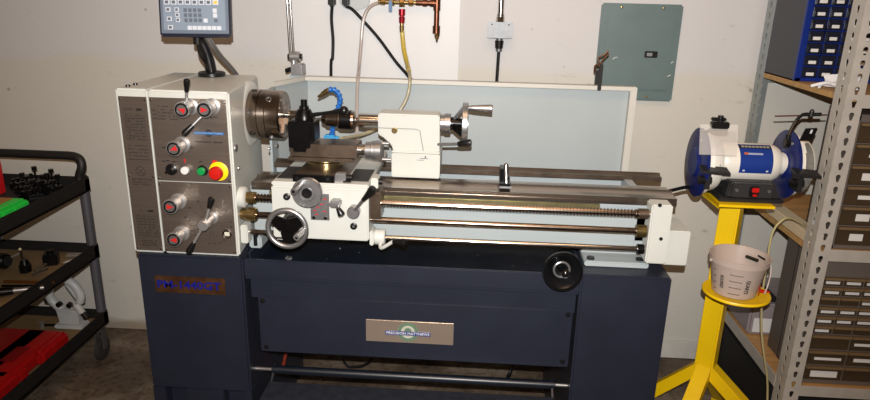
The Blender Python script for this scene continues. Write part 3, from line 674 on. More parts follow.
# compound handwheel
wz_ = 1.036; wy = 1.93
hwl = obj('compound_handwheel', MB().lathe((-.336, wy, wz_), (1, 0, 0), [(0, .016), (.018, .016), (.019, .025), (.035, .0255), (.037, .028), (.044, .028), (.045, .03), (.066, .031), (.07, .028), (.07, .012), (.066, .0)], 36), satin, LA)
obj('dial_neck', MB().cyl((-.336, wy, wz_), (-.318, wy, wz_), .0185, n=24), chrome, hwl)
obj('handle_grip', MB().cyl((-.27, wy-.005, wz_+.024), (-.246, wy-.005, wz_+.024), .0052, n=12, ch=.001), satin, hwl)
obj('handle_grip', MB().cyl((-.27, wy-.01, wz_-.024), (-.238, wy-.01, wz_-.024), .0052, n=12, ch=.001), satin, hwl)
# cross slide handwheel
c1 = at(306.5, 193.5, 1.715)
w1 = obj('cross_slide_handwheel', MB().lathe((c1.x, 1.765, c1.z), (0, -1, 0), [(0, .018), (.012, .018), (.013, .034), (.028, .035), (.03, .041), (.046, .0425), (.05, .04), (.05, .024), (.044, .022), (.044, .0)], 44), satin, LA)
obj('hub_nut', MB().lathe((c1.x, 1.721, c1.z), (0, -1, 0), [(0, .0145), (.004, .0145), (.005, .007), (.002, .0)], 20), black, w1)
h = at(293.5, 191.5, 1.655); hb_ = at(301.5, 184, 1.715)
obj('handle_grip', MB().lathe((hb_.x, 1.716, hb_.z), h-Vector((hb_.x, 1.716, hb_.z)), [(0, .006), (.004, .006), (.012, .0085), ((h-Vector((hb_.x, 1.716, hb_.z))).length, .009)], 16), satin, w1)
obj('grip_screw', MB().cyl(h, h+(h-hb_).normalized()*.002, .0045, n=12), black, w1)
# apron handwheel (longitudinal)
c2 = at(287, 228.5, 1.69)
m_ = MB().ring((c2.x, 1.69, c2.z), (0, 1, 0), .0535, .0075, 48, 12)
w2 = obj('apron_handwheel', m_, satin, LA)
m_ = MB().lathe((c2.x, 1.765, c2.z), (0, -1, 0), [(0, .03), (.04, .028), (.06, .026), (.068, .021), (.07, .0)], 26)
for k in range(3):
    a = PI/6+k*2*PI/3; d = Vector((math.cos(a), 0, math.sin(a))); q = Vector((c2.x, 1.702, c2.z)); nrm = Vector((-d.z, 0, d.x))
    m_.prism([q+d*.012+nrm*.021, q+d*.05+nrm*.013, q+d*.05-nrm*.013, q+d*.012-nrm*.021], (0, -.008, 0), bev=.002)
obj('wheel_spokes', m_, blackm, w2)
h = at(296.5, 237.8, 1.64); a_ = at(304, 229.5, 1.685)
obj('handle_grip', MB().lathe(a_, h-a_, [(0, .005), (.005, .006), (.02, .009), ((h-a_).length, .0095)], 16), knobm, w2)
obj('grip_screw', MB().cyl(h, h+Vector((0, -.002, -.001)), .004, n=12), black, w2)
p = at(281, 239.5, 1.7); obj('spoke_bar', MB().cyl((p.x-.01, 1.70, p.z+.001), (p.x+.016, 1.70, p.z), .0022, n=8), satin, w2)
# tag plate, lever, hub
def yat(px, py, y=ay-.002): return at(px, py, y)
p = at(320.5, 207.5, ay); u = at(329, 194, ay); v = at(311, 219.5, ay)
tg = obj('feed_tag', MB().box((v.x, ay-.003, v.z), (u.x, ay+.001, u.z), .001), satin, LA)
m_ = MB()
for q in ((325, 199), (322, 204), (315, 210), (318, 207), (325, 211), (317, 214)):
    r = at(q[0], q[1], ay); m_.box((r.x-.005, ay-.0036, r.z-.0016), (r.x+.005, ay-.0028, r.z+.0012))
obj('red_marks', m_, redp, tg)
for q in ((314, 217.5), (325.5, 218)):
    r = at(q[0], q[1], ay-.003); obj('tag_screw', MB().cyl((r.x, ay-.001, r.z), (r.x, ay-.005, r.z), .005, n=12), black, tg)
q0 = at(336, 203, ay-.02)
fl = obj('half_nut_lever', MB().box((q0.x-.016, ay-.04, q0.z-.009), (q0.x+.014, ay+.001, q0.z+.009), .004).cyl((q0.x+.004, ay-.03, q0.z-.004), at(338.5, 209, ay-.05), .005), satin, LA)
e0 = at(338, 208, ay-.05); e1 = at(342, 215.5, ay-.055)
obj('lever_grip', MB().lathe(e0, e1-e0, [(0, .006), ((e1-e0).length*.8, .0105), ((e1-e0).length, .009), ((e1-e0).length+.003, 0)], 14), black, fl)
q0 = at(353, 213, ay-.03)
fl = obj('feed_lever', MB().lathe((q0.x, ay+.001, q0.z), (0, -1, 0), [(0, .015), (.004, .015), (.006, .0175), (.03, .018), (.033, .0155)], 28), satin, LA)
e0 = at(355, 210, ay-.03); em = at(363, 200, ay-.045); e1 = at(374, 188, ay-.06)
obj('lever_rod', MB().cyl(e0, em, .0048), satin, fl)
L_ = (e1-em).length; obj('lever_grip', MB().lathe(em, e1-em, [(0, .006), (L_*.2, .007), (L_*.85, .0115), (L_*.97, .0105), (L_, 0)], 16), black, fl)
for q in ((286.5, 197), (353.5, 226.5)):
    p = at(q[0], q[1], ay-.004); b_ = obj('oil_plug', MB().lathe((p.x, ay, p.z), (0, -1, 0), [(0, .0105), (.004, .01), (.005, .008)], 20), black, LA)
    obj('plug_mark', MB().box((p.x-.003, ay-.0062, p.z-.003), (p.x+.003, ay-.0048, p.z+.003), .0005), satin, b_)
# brown block + shaft bearing at right of apron
obj('thread_dial_housing', MB().box((-.283, 1.782, .868), (-.252, 1.86, .948), .002), dsteel, LA)
x0 = at(370, 235, 1.79).x; x1 = at(385, 235, 1.79).x
cb = obj('control_lever_bracket', MB().box((ax_1-.0, 1.778, .787), (x0+.012, 1.83, .832), .003).cyl((x0+.012, RY, .808), (x1, RY, .808), .0235, n=26, ch=.003), cast, LA)
e0 = Vector((x1-.012, RY-.02, .795)); em = at(393, 241.5, 1.745); e1 = at(406, 243, 1.73)
obj('lever_rod', MB().tube([e0, e0+Vector((.006, -.02, -.006)), em], .0052), cast, cb)
L_ = (e1-em).length; obj('lever_grip', MB().lathe(em, e1-em, [(0, .006), (L_*.3, .008), (L_*.9, .0125), (L_, .0115), (L_+.003, 0)], 16), black, cb)
obj('saddle_lock', MB().box((-.283, 1.80, .953), (-.262, 1.85, .985), .003), cast, LA)
obj('lock_screw', MB().cyl((-.262, 1.815, .972), (-.25, 1.815, .972), .009, n=14), black, LA)
# --- tailstock
TY = SY
m_ = MB()
a = at(378, 112, 1.97); tx = a.x; tR = at(440, 130, 1.97).x
prof = [(tx, 1.075), (tx, 1.142), (tR-.002, 1.142), (tR, 1.03), (tR, 1.026), (tx+.047, 1.026), (tx+.042, 1.045), (tx+.012, 1.072)]
m_.prism([(x, 1.968, z) for x, z in prof], (0, .08, 0), bev=.004)
m_.box((tx+.044, 1.96, 1.022), (tR+.002, 2.06, 1.032), .003)
ts = obj('tailstock', m_, cast, LA)
obj('tailstock_base', MB().box((tx+.044, 1.952, .9485), (tR+.003, 2.10, 1.024), .0025), cast, ts)
# raised seam line
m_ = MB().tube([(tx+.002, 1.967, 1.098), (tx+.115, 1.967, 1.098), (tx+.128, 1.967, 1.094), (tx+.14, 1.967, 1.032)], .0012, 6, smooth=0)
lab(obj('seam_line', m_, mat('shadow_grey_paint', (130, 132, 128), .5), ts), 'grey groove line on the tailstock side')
p = at(394.5, 130.5, 1.967); obj('oil_cap', MB().lathe((p.x, 1.968, p.z), (0, -1, 0), [(0, .0095), (.003, .009), (.0035, .006), (.002, 0)], 18), brass, ts)
m_ = MB(); p = at(424, 158.5, 1.952)
m_.box((p.x-.012, 1.9508, p.z-.0006), (p.x+.012, 1.9522, p.z+.0006)).box((p.x-.022, 1.9508, p.z-.006), (p.x+.0, 1.9522, p.z-.005)).cyl((p.x+.004, 1.952, p.z+.005), (p.x+.004, 1.9505, p.z+.005), .0025, n=8)
obj('witness_marks', m_, ink, ts)
Z_ = 1.113
q = obj('quill', MB().cyl((tx-.062, TY, Z_), (tx+.002, TY, Z_), .0225, n=32, ch=.001).cyl((tx-.075, TY, Z_), (tx-.06, TY, Z_), .01, n=20), chrome, ts)
x2 = tx-.075
dc = obj('drill_chuck', MB().lathe((x2, TY, Z_), (-1, 0, 0), [(0, .02), (.003, .027), (.012, .0285), (.05, .0285), (.052, .026), (.054, .023), (.09, .0215), (.092, .017), (.104, .0125), (.105, .0)], 36), chuckm, ts)
obj('chuck_sleeve_ring', MB().lathe((x2-.026, TY, Z_), (1, 0, 0), [(-.02, .0288), (-.02, .0295), (.015, .0295), (.015, .0288)], 36, caps=False), blackm, dc)
# tailstock wheel
xw = tR+.0
m_ = MB().lathe((xw, TY, Z_), (1, 0, 0), [(0, .027), (.012, .027), (.013, .0305), (.03, .0305), (.031, .027)], 36); obj('graduated_dial', m_, satin, ts)
xr_ = at(464.5, 122, TY).x; wR = .062
wh = obj('tailstock_handwheel', MB().lathe((xr_-.007, TY, Z_), (1, 0, 0), [(0, wR-.01), (0, wR), (.002, wR+.003), (.016, wR+.003), (.018, wR), (.018, wR-.01), (0, wR-.01)], 48, caps=False), satin, ts)
m_ = MB().lathe((xw+.03, TY, Z_), (1, 0, 0), [(0, .02), (.012, .02), (xr_-xw-.03, .014), (xr_-xw-.02, .014)], 20)
for k in range(3):
    a_ = k*2*PI/3+.0; d = Vector((0, math.sin(a_), math.cos(a_))); n_ = Vector((0, d.z, -d.y)); q_ = Vector((xw+.034, TY, Z_))
    e = Vector((xr_-.004, TY, Z_))+d*(wR-.004)
    m_.prism([q_+d*.012+n_*.013, e+n_*.009, e-n_*.009, q_+d*.012-n_*.013], (.01, 0, 0), bev=.002)
obj('wheel_spokes', m_, blackm, wh)
xe = at(492, 108, TY-.02).x; zz = Z_+wR-.012
obj('handle_grip', MB().lathe((xr_+.01, TY-.012, zz+.002), (1, 0, 0), [(0, .006), (.008, .0075), (.02, .009), (xe-xr_-.01, .0125), (xe-xr_-.008, .011)], 20), satin, wh)
e0 = at(441, 144.5, 1.97); em = at(458, 144, 1.95); e1 = at(471, 142.5, 1.94)
lk = obj('lock_lever', MB().cyl(e0-Vector((.01, 0, 0)), em, .0045), satin, ts)
L_ = (e1-em).length; obj('lever_grip', MB().lathe(em, e1-em, [(0, .007), (L_*.2, .0085), (L_*.9, .011), (L_, .0095)], 16), black, lk)
# ================================================================== CARRIAGE STOP
p = atZ(505, 187.5, ZW)
t = thing('bed_stop', 'small black clamp with a round chrome screw standing on the bed right of the tailstock', 'bed stop', (p.x, 1.92, ZW+.0085))
x = p.x
obj('clamp_body', MB().box((x-.017, 1.89, ZW+.0085), (x+.015, 1.96, ZW+.020), .002).box((x-.018, 1.90, ZW+.018), (x-.006, 1.95, ZW+.062), .002).box((x-.006, 1.90, ZW+.018), (x+.012, 1.93, ZW+.04), .002), blackm, t)
obj('base_strip', MB().box((x-.019, 1.872, ZW+.009), (x+.017, 1.8798, ZW+.015), .001), satin, t)
obj('screw_barrel', MB().cyl((x+.002, 1.89, ZW+.02), (x+.001, 1.9, ZW+.05), .0055, n=16).cyl((x+.001, 1.9, ZW+.046), (x-.001, 1.905, ZW+.07), .0085, .0078, n=18).sph((x-.001, 1.906, ZW+.071), .0078, 14), chrome, t)
# ================================================================== COOLANT HOSE
base = at(331, 137, 2.06)
t = thing('coolant_hose', 'blue segmented coolant hose with a brass nozzle curling up behind the tool post', 'coolant hose', (base.x, 2.06, 1.006))
blue_h = mat('blue_hose', (28, 98, 176), .35)
pts = [at(*q, 2.06) for q in ((331.5, 137), (332.5, 130), (333.5, 122), (336, 112), (339.5, 104), (340.5, 98), (338, 92.5), (333.5, 89.3), (329, 89.5))]
mm = MB(); mm.tube(pts, .0055, 10); obj('hose_core', mm, blue_h, t)
# beads along the curve
dense = []
for i in range(len(pts)-1):
    for k in range(10): dense.append(pts[i].lerp(pts[i+1], k/10))
dense.append(pts[-1]); acc = 0; last = dense[0]
sg_ = [dense[0]]
for q in dense[1:]:
    acc += (q-last).length; last = q
    if acc > .0115: sg_.append(q.copy()); acc = 0
for i, q in enumerate(sg_[1:]):
    d = (sg_[i+1]-sg_[i]).normalized()
    obj('hose_segment', MB().lathe(q-d*.005, d, [(0, .0065), (.002, .009), (.006, .0095), (.009, .0075), (.0095, .006)], 14), blue_h, t)
n0 = pts[-1]; n1 = at(318, 97, 2.06); d = (n1-n0); L_ = d.length
obj('nozzle', MB().lathe(n0, d, [(0, .007), (L_*.3, .0085), (L_*.35, .0075), (L_*.6, .0075), (L_*.62, .0055), (L_, .004)], 14), brass, t)
obj('hose_base', MB().box((base.x-.022, 2.045, base.z-.014), (base.x+.016, 2.075, base.z+.008), .004).cyl((base.x+.01, 2.06, base.z-.002), (base.x+.026, 2.06, base.z-.002), .006, n=12), mat('pale_blue_base', (60, 150, 200), .35), t)
obj('mounting_post', MB().cyl((base.x-.002, 2.06, 1.0062), (base.x-.002, 2.06, base.z-.012), .006), satin, t)
# ================================================================== LAMP ARM on backsplash
p = at(297, 72, 2.37)
t = thing('lamp_arm', 'chrome double-tube lamp arm with a swivel joint standing on the left end of the backsplash', 'lamp arm', (p.x, 2.385, bz+.001))
x = p.x; Zb = bz+.001
obj('mount_block', MB().box((x-.019, 2.355, Zb), (x+.022, 2.415, Zb+.040), .004), satin, t)
obj('swivel_joint', MB().cyl((x-.012, 2.375, Zb+.038), (x-.012, 2.375, Zb+.055), .011).cyl((x-.024, 2.375, Zb+.066), (x+.012, 2.375, Zb+.066), .0175, n=26, ch=.002), knobm, t)
obj('joint_knob', MB().cyl((x-.032, 2.375, Zb+.064), (x-.024, 2.375, Zb+.064), .0095, n=14).cyl((x+.012, 2.375, Zb+.066), (x+.019, 2.375, Zb+.066), .0095, n=14), black, t)
obj('joint_knob', MB().cyl((x-.045, 2.385, Zb+.012), (x-.018, 2.385, Zb+.022), .008, n=14), black, t)
a0 = at(290, 52, 2.375); a1 = at(287, 0, 2.375); dd = a1-a0
obj('arm_tube', MB().cyl(a0-dd*.1, a0+dd*3, .0048, n=12), chrome, t)
a0 = at(293.5, 52, 2.37); a1 = at(290, 0, 2.37); dd = a1-a0
obj('arm_tube', MB().cyl(a0-dd*.1, a0+dd*3, .0048, n=12), chrome, t)
# black strap clip on the corner of backsplash
p = at(600, 80, by-.036)
t = thing('spring_clip', 'black clip with bare copper ends hooked over the backsplash in front of the breaker panel', 'clip', (p.x, by-.03, bz-.03))
x = p.x; pb = at(601, 90.5, by-.036).z; ptp = at(600.5, 64, by-.036).z; lf = at(596, 70, by+.02)
obj('clip_strap', MB().box((x-.0065, by-.040, pb), (x+.0065, by-.0335, ptp), .002).box((x-.008, by+.0085, bz-.03), (x+.004, by+.014, bz+.05), .002).box((x-.006, by-.036, ptp-.008), (x+.003, by+.012, ptp-.0), .002), rubber, t)
m_ = MB().tube([(x-.004, by-.034, ptp-.012), at(598.5, 58, by-.03), at(604, 55, by-.03), at(608.5, 50.5, by-.03)], .003, 8)
m_.tube([(x, by-.034, ptp-.006), at(602, 61, by-.03), at(609, 54, by-.03)], .003, 8)
m_.tube([(x-.004, by-.03, ptp-.004), at(595.5, 66, by-.02), at(595, 72, by-.0)], .0045, 8)
obj('wire_ends', m_, mat('dark_copper', (110, 78, 58), .4, .6), t)
# ================================================================== WORK LAMP (black cone)
c = at(562.5, 271, 1.69)
t = thing('work_lamp', 'black cone work lamp hanging in front of the chip tray at the right cabinet', 'lamp', c)
Rr = .0555; axd = Vector((.05, -1, .1)).normalized(); o = c-axd*.0
shade = mat('lamp_shade_black', (20, 20, 22), .25, .3)
obj('lamp_shade', MB().lathe(o-axd*.045, axd, [(0, .02), (.012, .026), (.045, Rr), (.052, Rr), (.052, Rr-.003), (.045, Rr-.004), (.02, .026), (.014, .018), (.013, 0)], 44), shade, t)
obj('inner_ring', MB().ring(o-axd*.012, axd, .0215, .0035, 32, 8), mat('grey_lamp_ring', (120, 120, 122), .3, .6), t)
b_ = at(566, 274, 1.66); obj('bulb', MB().sph(o+Vector((.008, -.004, -.006)), .0125, 18).cyl(o-axd*.033, o+Vector((.008, 0, -.006)), .011), mat('dark_bulb', (14, 14, 16), .06, coat=1.), t)
obj('mount_arm', MB().tube([o-axd*.04, o-axd*.05+Vector((0, 0, .0)), (o.x+.02, 1.742, o.z-.005)], .012, 12, smooth=3), black, t)
# sloped dark guard behind lamp (part of lathe tray end)
# ================================================================== DRO
dy = 1.95
t = thing('readout_console', 'digital readout console with rows of keys on a black arm above the headstock', 'console', (at(212, 76, 2.08).x, 2.08, hz+.0015))
A_ = at(159.8, 36.5, dy); B_ = at(231.7, 37.3, dy); W = B_.x-A_.x; cx = (A_.x+B_.x)/2+.0; zb2 = (A_.z+B_.z)/2; Hh = .19
# panel local frame: origin bottom centre, slight tilt back & roll matched
MR = Matrix.Translation((cx, dy, zb2)) @ Matrix.Rotation(math.radians(-1.0), 4, 'Y') @ Matrix.Rotation(math.radians(-8), 4, 'X')
dark = mat('console_dark', (30, 33, 48), .4); facem = mat('console_face', (128, 142, 158), .4); rim = mat('console_rim', (104, 114, 128), .4); facel = mat('console_key_white', (200, 206, 214), .4)
def dbox(x0, x1, z0, z1, y0, y1, mm, nm, par, bev=.002):
    return obj(nm, MB().box((x0, y0, z0), (x1, y1, z1), bev, M=MR), mm, par)
hs = dbox(-W/2, W/2-.003, 0, Hh, -.002, .022, dark, 'housing', t, .006)
dbox(-W/2+.008, W/2-.006, .009, Hh-.006, -.005, -.0015, rim, 'bezel', hs)
fa = dbox(-W/2+.0165, W/2-.0145, .0185, Hh-.012, -.0062, -.0045, facem, 'key_panel', t, .001)
S_ = W/71.9; 
def kp(px, py): # pixel -> panel local
    return ((px-194.2)*S_, (33.9-py)*S_*1.03)
def key(px, py, w, h, mm, lbl=None, nm='key', fr=None):
    x, z = kp(px, py); w *= S_/2; h *= S_/2
    o = dbox(x-w, x+w, z-h, z+h, -.0082, -.006, fr or mm, nm, t, .0006)
    if fr: dbox(x-w*.62, x+w*.62, z-h*.62, z+h*.62, -.0088, -.008, mm, 'key_face', o, .0003)
    return o
kd = mat('key_dark', (96, 104, 116), .4); ko = mat('key_orange', (246, 186, 90), .4)
for j, row in enumerate((2.4, -6, -14)):
    for i in range(8):
        px = 168+i*6.9+(-.0 if row > 0 else -.2)
        key(px, row, 5.6, 4.8, ko if (i == 7 and j == 0) else kd, fr=facel)
for i, py in enumerate((9.2, 17.7, 25.5)): key(169+i*.8, py, 4.8, 4.2, kd, fr=facel)
for i, py in enumerate((9.2, 14, 18.6)): key(177.6+i*.4, py, 4.2, 3.9, kd, fr=facel)
for r_ in range(3):
    for c_ in range(4): key(186+c_*4.7+r_*.2, 9.6+r_*4.6, 3.2, 3.3, kd)
key(205.8, 19, 4, 3.8, facel)
for i, py in enumerate((9.9, 14.3)): key(215.2+i*.2, py, 4, 4, facel)
key(216, 19, 3.4, 2.8, kd)
for i in range(7): key(189.8+i*4.85, 25.8, 4.2, 3.8, facel)
# arm
bp_ = Vector((at(212, 76, 2.08).x, 2.08, hz+.0012))
obj('arm_base', MB().lathe(bp_, (0, 0, 1), [(0, .042), (.01, .042), (.013, .038), (.014, .02)], 34), black, t)
e = MR @ Vector((.005, .03, .03))
obj('arm_post', MB().tube([bp_+Vector((0, 0, .01)), bp_+Vector((-.006, -.01, .07)), bp_+Vector((-.018, -.03, .125)), e+Vector((0, .012, .0))], [.017, .016, .015, .014], 16), black, t)
obj('arm_bracket', MB().box((-.045, .0215, .0), (.035, .045, .06), .003, M=MR).box((-.02, .026, -.02), (-.008, .042, .02), .002, M=MR), black, t)
cg = mat('grey_cable', (104, 100, 98), .4)
s0 = MR @ Vector((.012, .045, .012))
e0_ = atZ(234, 74, hz); 
tag(obj('signal_cable', MB().tube([s0, at(212, 46, 2.02), at(219, 56, 2.08), at(228, 66, 2.14), at(234, 73, 2.18), (at(236, 77, 2.2))], .0042, 8), cg), 'grey cable running down from the readout console, lower of the two', 'cable')
tag(obj('signal_cable', MB().tube([s0+Vector((.006, .004, 0)), at(215, 46, 2.03), at(222, 56, 2.09), at(231, 66, 2.15), at(236.5, 73, 2.19), (at(239, 77, 2.21))], .0042, 8), cg), 'grey cable running down from the readout console, upper right of the two', 'cable')
s1 = MR @ Vector((-.014, .048, .004))
tag(obj('signal_cable', MB().tube([s1, at(198, 44, 2.0), at(200, 54, 2.02), at(205, 62, 2.06), at(207.5, 70, 2.1), (at(208, 72, 2.10).x, 2.12, hz+.018)], .0048, 8), black), 'black cable looping behind the black arm of the readout console', 'cable')
# ================================================================== things under the lathe
redc = mat('red_rag', (130, 40, 22), .6, noise=.3, nscale=20)
p = atZ(293, 361, .0); q = atZ(286, 372, 0)
pp = at(300, 358, 2.2)
tag(obj('floor_cable', MB().tube([atZ(340, 360, .02)+Vector((0, 0, .12)), at(345, 363, 2.3), at(357, 366.5, 2.3), at(366, 364, 2.3), at(372, 358, 2.3)], .005, 8), black), 'thin black cable sagging behind the front panel', 'cable')
tag(obj('strap', MB().prism([at(282, 360, 2.0), at(287, 361, 2.0), at(283, 372, 2.0), at(278, 371, 2.0)], (0, .006, 0)).prism([at(278, 371, 2.0), at(283, 372, 2.0), atZ(283, 384, .3), atZ(278, 384, .3)], (0, .006, 0)) if False else MB().tube([(at(286, 352, 2.0)), at(284, 362, 2.0), at(282.5, 368, 2.0)], .006, 8), redc), 'short red strap behind the left end of the brake bar', 'strap')
tag(obj('floor_cable', MB().tube([at(516, 358, 2.1), at(510, 372, 2.1), at(504, 386, 2.05)], .006, 8), black), 'straight black cable slanting behind the right part of the brake bar', 'cable')
# ================================================================== GRINDER STAND
ypt = mat('yellow_powder_paint', (236, 196, 8), .38, noise=.06, nscale=12)
cxs0, cxs1 = .803, .86
zt_top = .912
t = thing('grinder_stand', 'bright yellow pedestal stand under the bench grinder', 'stand', (.832, 2.05, 0))
MC = Matrix.Translation((.832, 2.04, 0)) @ Matrix.Rotation(math.radians(-35), 4, 'Z')
obj('column', MB().box((-.03, -.03, .26), (.03, .03, zt_top-.0125), .005, M=MC), ypt, t)
tpx = [atZ(*q, zt_top) for q in ((703, 191.5), (719, 204.5), (778, 208.5))]
m_ = MB(); zz = zt_top
yb = 2.20; A, B, D = tpx
m_.prism([(A.x, A.y, zz), (B.x, B.y, zz), (D.x, B.y, zz), (D.x, yb, zz), (A.x, yb, zz)], (0, 0, -.008), bev=.001)
m_.prism([(A.x, A.y, zz), (B.x, B.y, zz), (B.x+.003, B.y+.003, zz-.0), (A.x+.003, A.y+.003, zz-.0)], (0, 0, -.014))
obj('top_plate', m_, ypt, t)
zd = .652; dc_ = at(736, 291.5, 1.895); DR = .098
zd = dc_.z
obj('tray_ring', MB().lathe((dc_.x, 1.895, zd), (0, 0, 1), [(-.006, DR-.002), (-.004, DR), (.0, DR), (.003, DR-.002), (.003, DR-.006), (.0, DR-.012), (.0, 0)], 56), ypt, t)
zj = .30; cc = Vector((.832, 2.037, zj))
for ang, ln in ((145, .255), (235, .36), (325, .36), (55, .3)):
    a = math.radians(ang); d = Vector((math.cos(a), math.sin(a), 0)); n_ = Vector((-d.y, d.x, 0))*.024
    s0 = cc+d*.02; e = s0+d*ln+Vector((0, 0, -.262)); up = Vector((0, 0, .05))
    m_ = MB().prism([s0+n_-up*.8, s0+n_+up*.3, e+n_+up*.0, e+n_-up*.6+d*-.03], -2*n_, bev=.003)
    for v in m_.bm.verts: v.co.z = max(v.co.z, .004)
    lg = obj('leg', m_, ypt, t)
    obj('foot_plate', MB().box((-.03, -.028, .0), (.03, .028, .008), .002, M=Matrix.Translation((e.x, e.y, .0)) @ Matrix.Rotation(a, 4, 'Z')), ypt, lg)
# ================================================================== BENCH GRINDER
gw = mat('grinder_white', (222, 218, 208), .35, noise=.04, nscale=9); gb = mat('grinder_blue', (16, 30, 92), .35); gk = mat('grinder_black', (30, 30, 32), .45, noise=.15, nscale=30)
gx, gy = .84, 2.06; zb = zt_top+.001
t = thing('bench_grinder', 'white and navy blue bench grinder on the yellow pedestal stand', 'bench grinder', (gx, gy, zb))
gz = 1.012
m_ = MB().prism([(.752, 1.948, zb), (.944, 1.948, zb), (.955, 2.15, zb), (.755, 2.15, zb)], (0, 0, .012), bev=.003)
m_.prism([(.776, 1.962, zb+.01), (.936, 1.962, zb+.01), (.925, 1.985, zb+.055), (.79, 1.985, zb+.055)], (0, .14, 0), bev=.004)
obj('base', m_, gk, t)
pbx = obj('switch_plate', MB().box((.79, 1.952, zb+.014), (.908, 1.97, zb+.058), .003), mat('switch_plate_black', (44, 44, 46), .4), t)
obj('power_switch', MB().box((.837, 1.940, zb+.02), (.863, 1.953, zb+.052), .003), black, pbx); p = (.853, 1.97, zb+.04)
lab(obj('switch_key', MB().box((.840, 1.934, zb+.036), (.860, 1.9415, zb+.050), .002).box((.844, 1.9335, zb+.024), (.856, 1.9415, zb+.030), .001), red, pbx), 'red switch key')
for x in (.801, .896): obj('screw', MB().cyl((x, 1.952, zb+.037), (x, 1.949, zb+.037), .0045, n=12), satin, pbx)
mr = .06
obj('motor_housing', MB().lathe((.755, gy, gz), (1, 0, 0), [(0, .03), (.0, .042), (.012, .053), (.025, mr-.002), (.03, mr), (.165, mr), (.18, mr-.003), (.192, .05), (.195, .036), (.222, .034), (.224, .03)], 48), gw, t)
# wrapped blue label
lx0, lx1 = .818, .916
def cylbend(x0, R, lift=.0012, th0=0.):
    def f(v):
        th = th0+v.y/R; r = R+lift+v.z
        return Vector((x0+v.x, gy-r*math.cos(th), gz+r*math.sin(th)))
    return f
m_ = MB(); n = 20
def patch(mb, x0, x1, a0, a1, R, m):
    vs = [[mb.bm.verts.new((x, gy-R*math.cos(a0+(a1-a0)*k/n), gz+R*math.sin(a0+(a1-a0)*k/n))) for x in (x0, x1)] for k in range(n+1)]
    ii = mb.mi(m)
    for k in range(n): f = mb.bm.faces.new([vs[k][0], vs[k][1], vs[k+1][1], vs[k+1][0]]); f.material_index = ii
patch(m_, lx0, lx1, -.35, 1.35, mr+.0006, mat('label_blue', (24, 52, 128), .35)); patch(m_, lx0, lx1, 1.0, 1.25, mr+.001, ink)
patch(m_, lx0+.012, lx1-.03, .62, .72, mr+.001, mat('label_silver', (150, 160, 180), .4)); patch(m_, lx0+.012, lx0+.024, .62, .74, mr+.0012, mat('label_orange', (180, 90, 40), .4))
for x in (lx0+.01, lx1-.018): patch(m_, x, x+.007, -.25, -.17, mr+.001, facel)
for k in range(8): patch(m_, lx0+.008+k*.0108, lx0+.0165+k*.0108, 1.06, 1.20, mr+.0013, mat('label_grey', (150, 146, 136), .4))
obj('rating_label', m_, None, t)
def guard(x0, w, R, blue_left, gyy):
    o = obj('wheel_guard', MB().lathe((x0, gyy, gz-.005), (1, 0, 0), [(0, R*.45), (0, R*.84), (.004, R*.88), (w*.35, R*.9), (w*.38, R*.82), (w-.01, R*.80), (w, R*.74), (w, .03), (w, 0)], 48), gw, t)
    m_ = MB().lathe((x0, gyy, gz-.005), (-1, 0, 0), [(0, R*.9), (0, R), (.005, R), (.008, R*.96), (.010, R*.45), (.018, R*.38), (.019, 0)], 48)
    obj('guard_cover', m_, gb, o); return o
gR = .108
g1 = guard(.712, .05, gR, True, gy-.005); g2 = guard(.985, .05, gR, True, gy+.01)
for gx_, gg in ((.712, g1), (.985, g2)): obj('cover_screw', MB().cyl((gx_-.012, gy-.03, gz+.07), (gx_-.006, gy-.03, gz+.07), .005, n=10), satin, gg)
# wheel stones showing in front
for x in (.727, 1.0): obj('grinding_wheel', MB().cyl((x, gy-.012, gz-.005), (x+.022, gy-.012, gz-.005), .08, n=40), mat('stone_grey', (120, 118, 112), .9, noise=.3, nscale=80), t)
# tool rests
def rest(px, py, x0, x1, wd):
    c = at(px, py, 1.93); 
    o = obj('tool_rest', MB().prism([(x0, 1.93, c.z+.002), (x1, 1.93, c.z-.003), (x1, 1.97, c.z+.006), (x0, 1.97, c.z+.012)], (0, 0, -.008), bev=.001).box((x0+.02, 1.95, c.z-.06), (x0+.035, 2.0, c.z-.0), .002), gk, t)
    obj('rest_knob', MB().cyl((x0+.005, 1.965, c.z-.035), (x0+.04, 1.965, c.z-.035), .014, n=8), black, o)
rest(716, 172, at(703, 170, 1.93).x, at(731, 175, 1.93).x, .07)
rest(806, 175, at(797, 172, 1.93).x, at(822, 178, 1.93).x, .07)
# eye shields
gl = bpy.data.materials.new('clear_shield'); gl.use_nodes = True; b_ = gl.node_tree.nodes['Principled BSDF']; b_.inputs['Alpha'].default_value = .22; b_.inputs['Roughness'].default_value = .08; b_.inputs['Base Color'].default_value = (.75, .72, .68, 1)
s1 = [at(700, 124, 1.955), at(738, 124.5, 1.955), at(736.5, 155, 1.915), at(699, 154, 1.915)]
obj('eye_shield', MB().prism(s1, (0, -.003, -.001)), gl, t)
c = at(720, 123, 1.95)
br = obj('shield_bracket', MB().box((c.x-.024, 1.94, c.z-.016), (c.x+.026, 1.965, c.z+.004), .003).box((c.x-.026, 1.942, c.z+.006), (c.x+.016, 1.96, c.z+.016), .003).cyl((c.x, 1.951, c.z+.0), (c.x, 1.951, c.z+.022), .008).prism([(c.x-.016, 1.95, c.z-.012), (c.x+.012, 1.95, c.z-.012), (c.x-.0, 2.03, c.z-.045), (c.x-.02, 2.03, c.z-.045)], (0, .006, -.004)), black, t)
c = at(809, 135, 1.96)
q4 = [at(806, 129.5, 1.96), at(818, 129, 1.96), at(812.5, 141, 1.975), at(800, 141, 1.975)]
obj('shield_bracket', MB().prism(q4, (0, .006, .003), bev=.001), black, t)
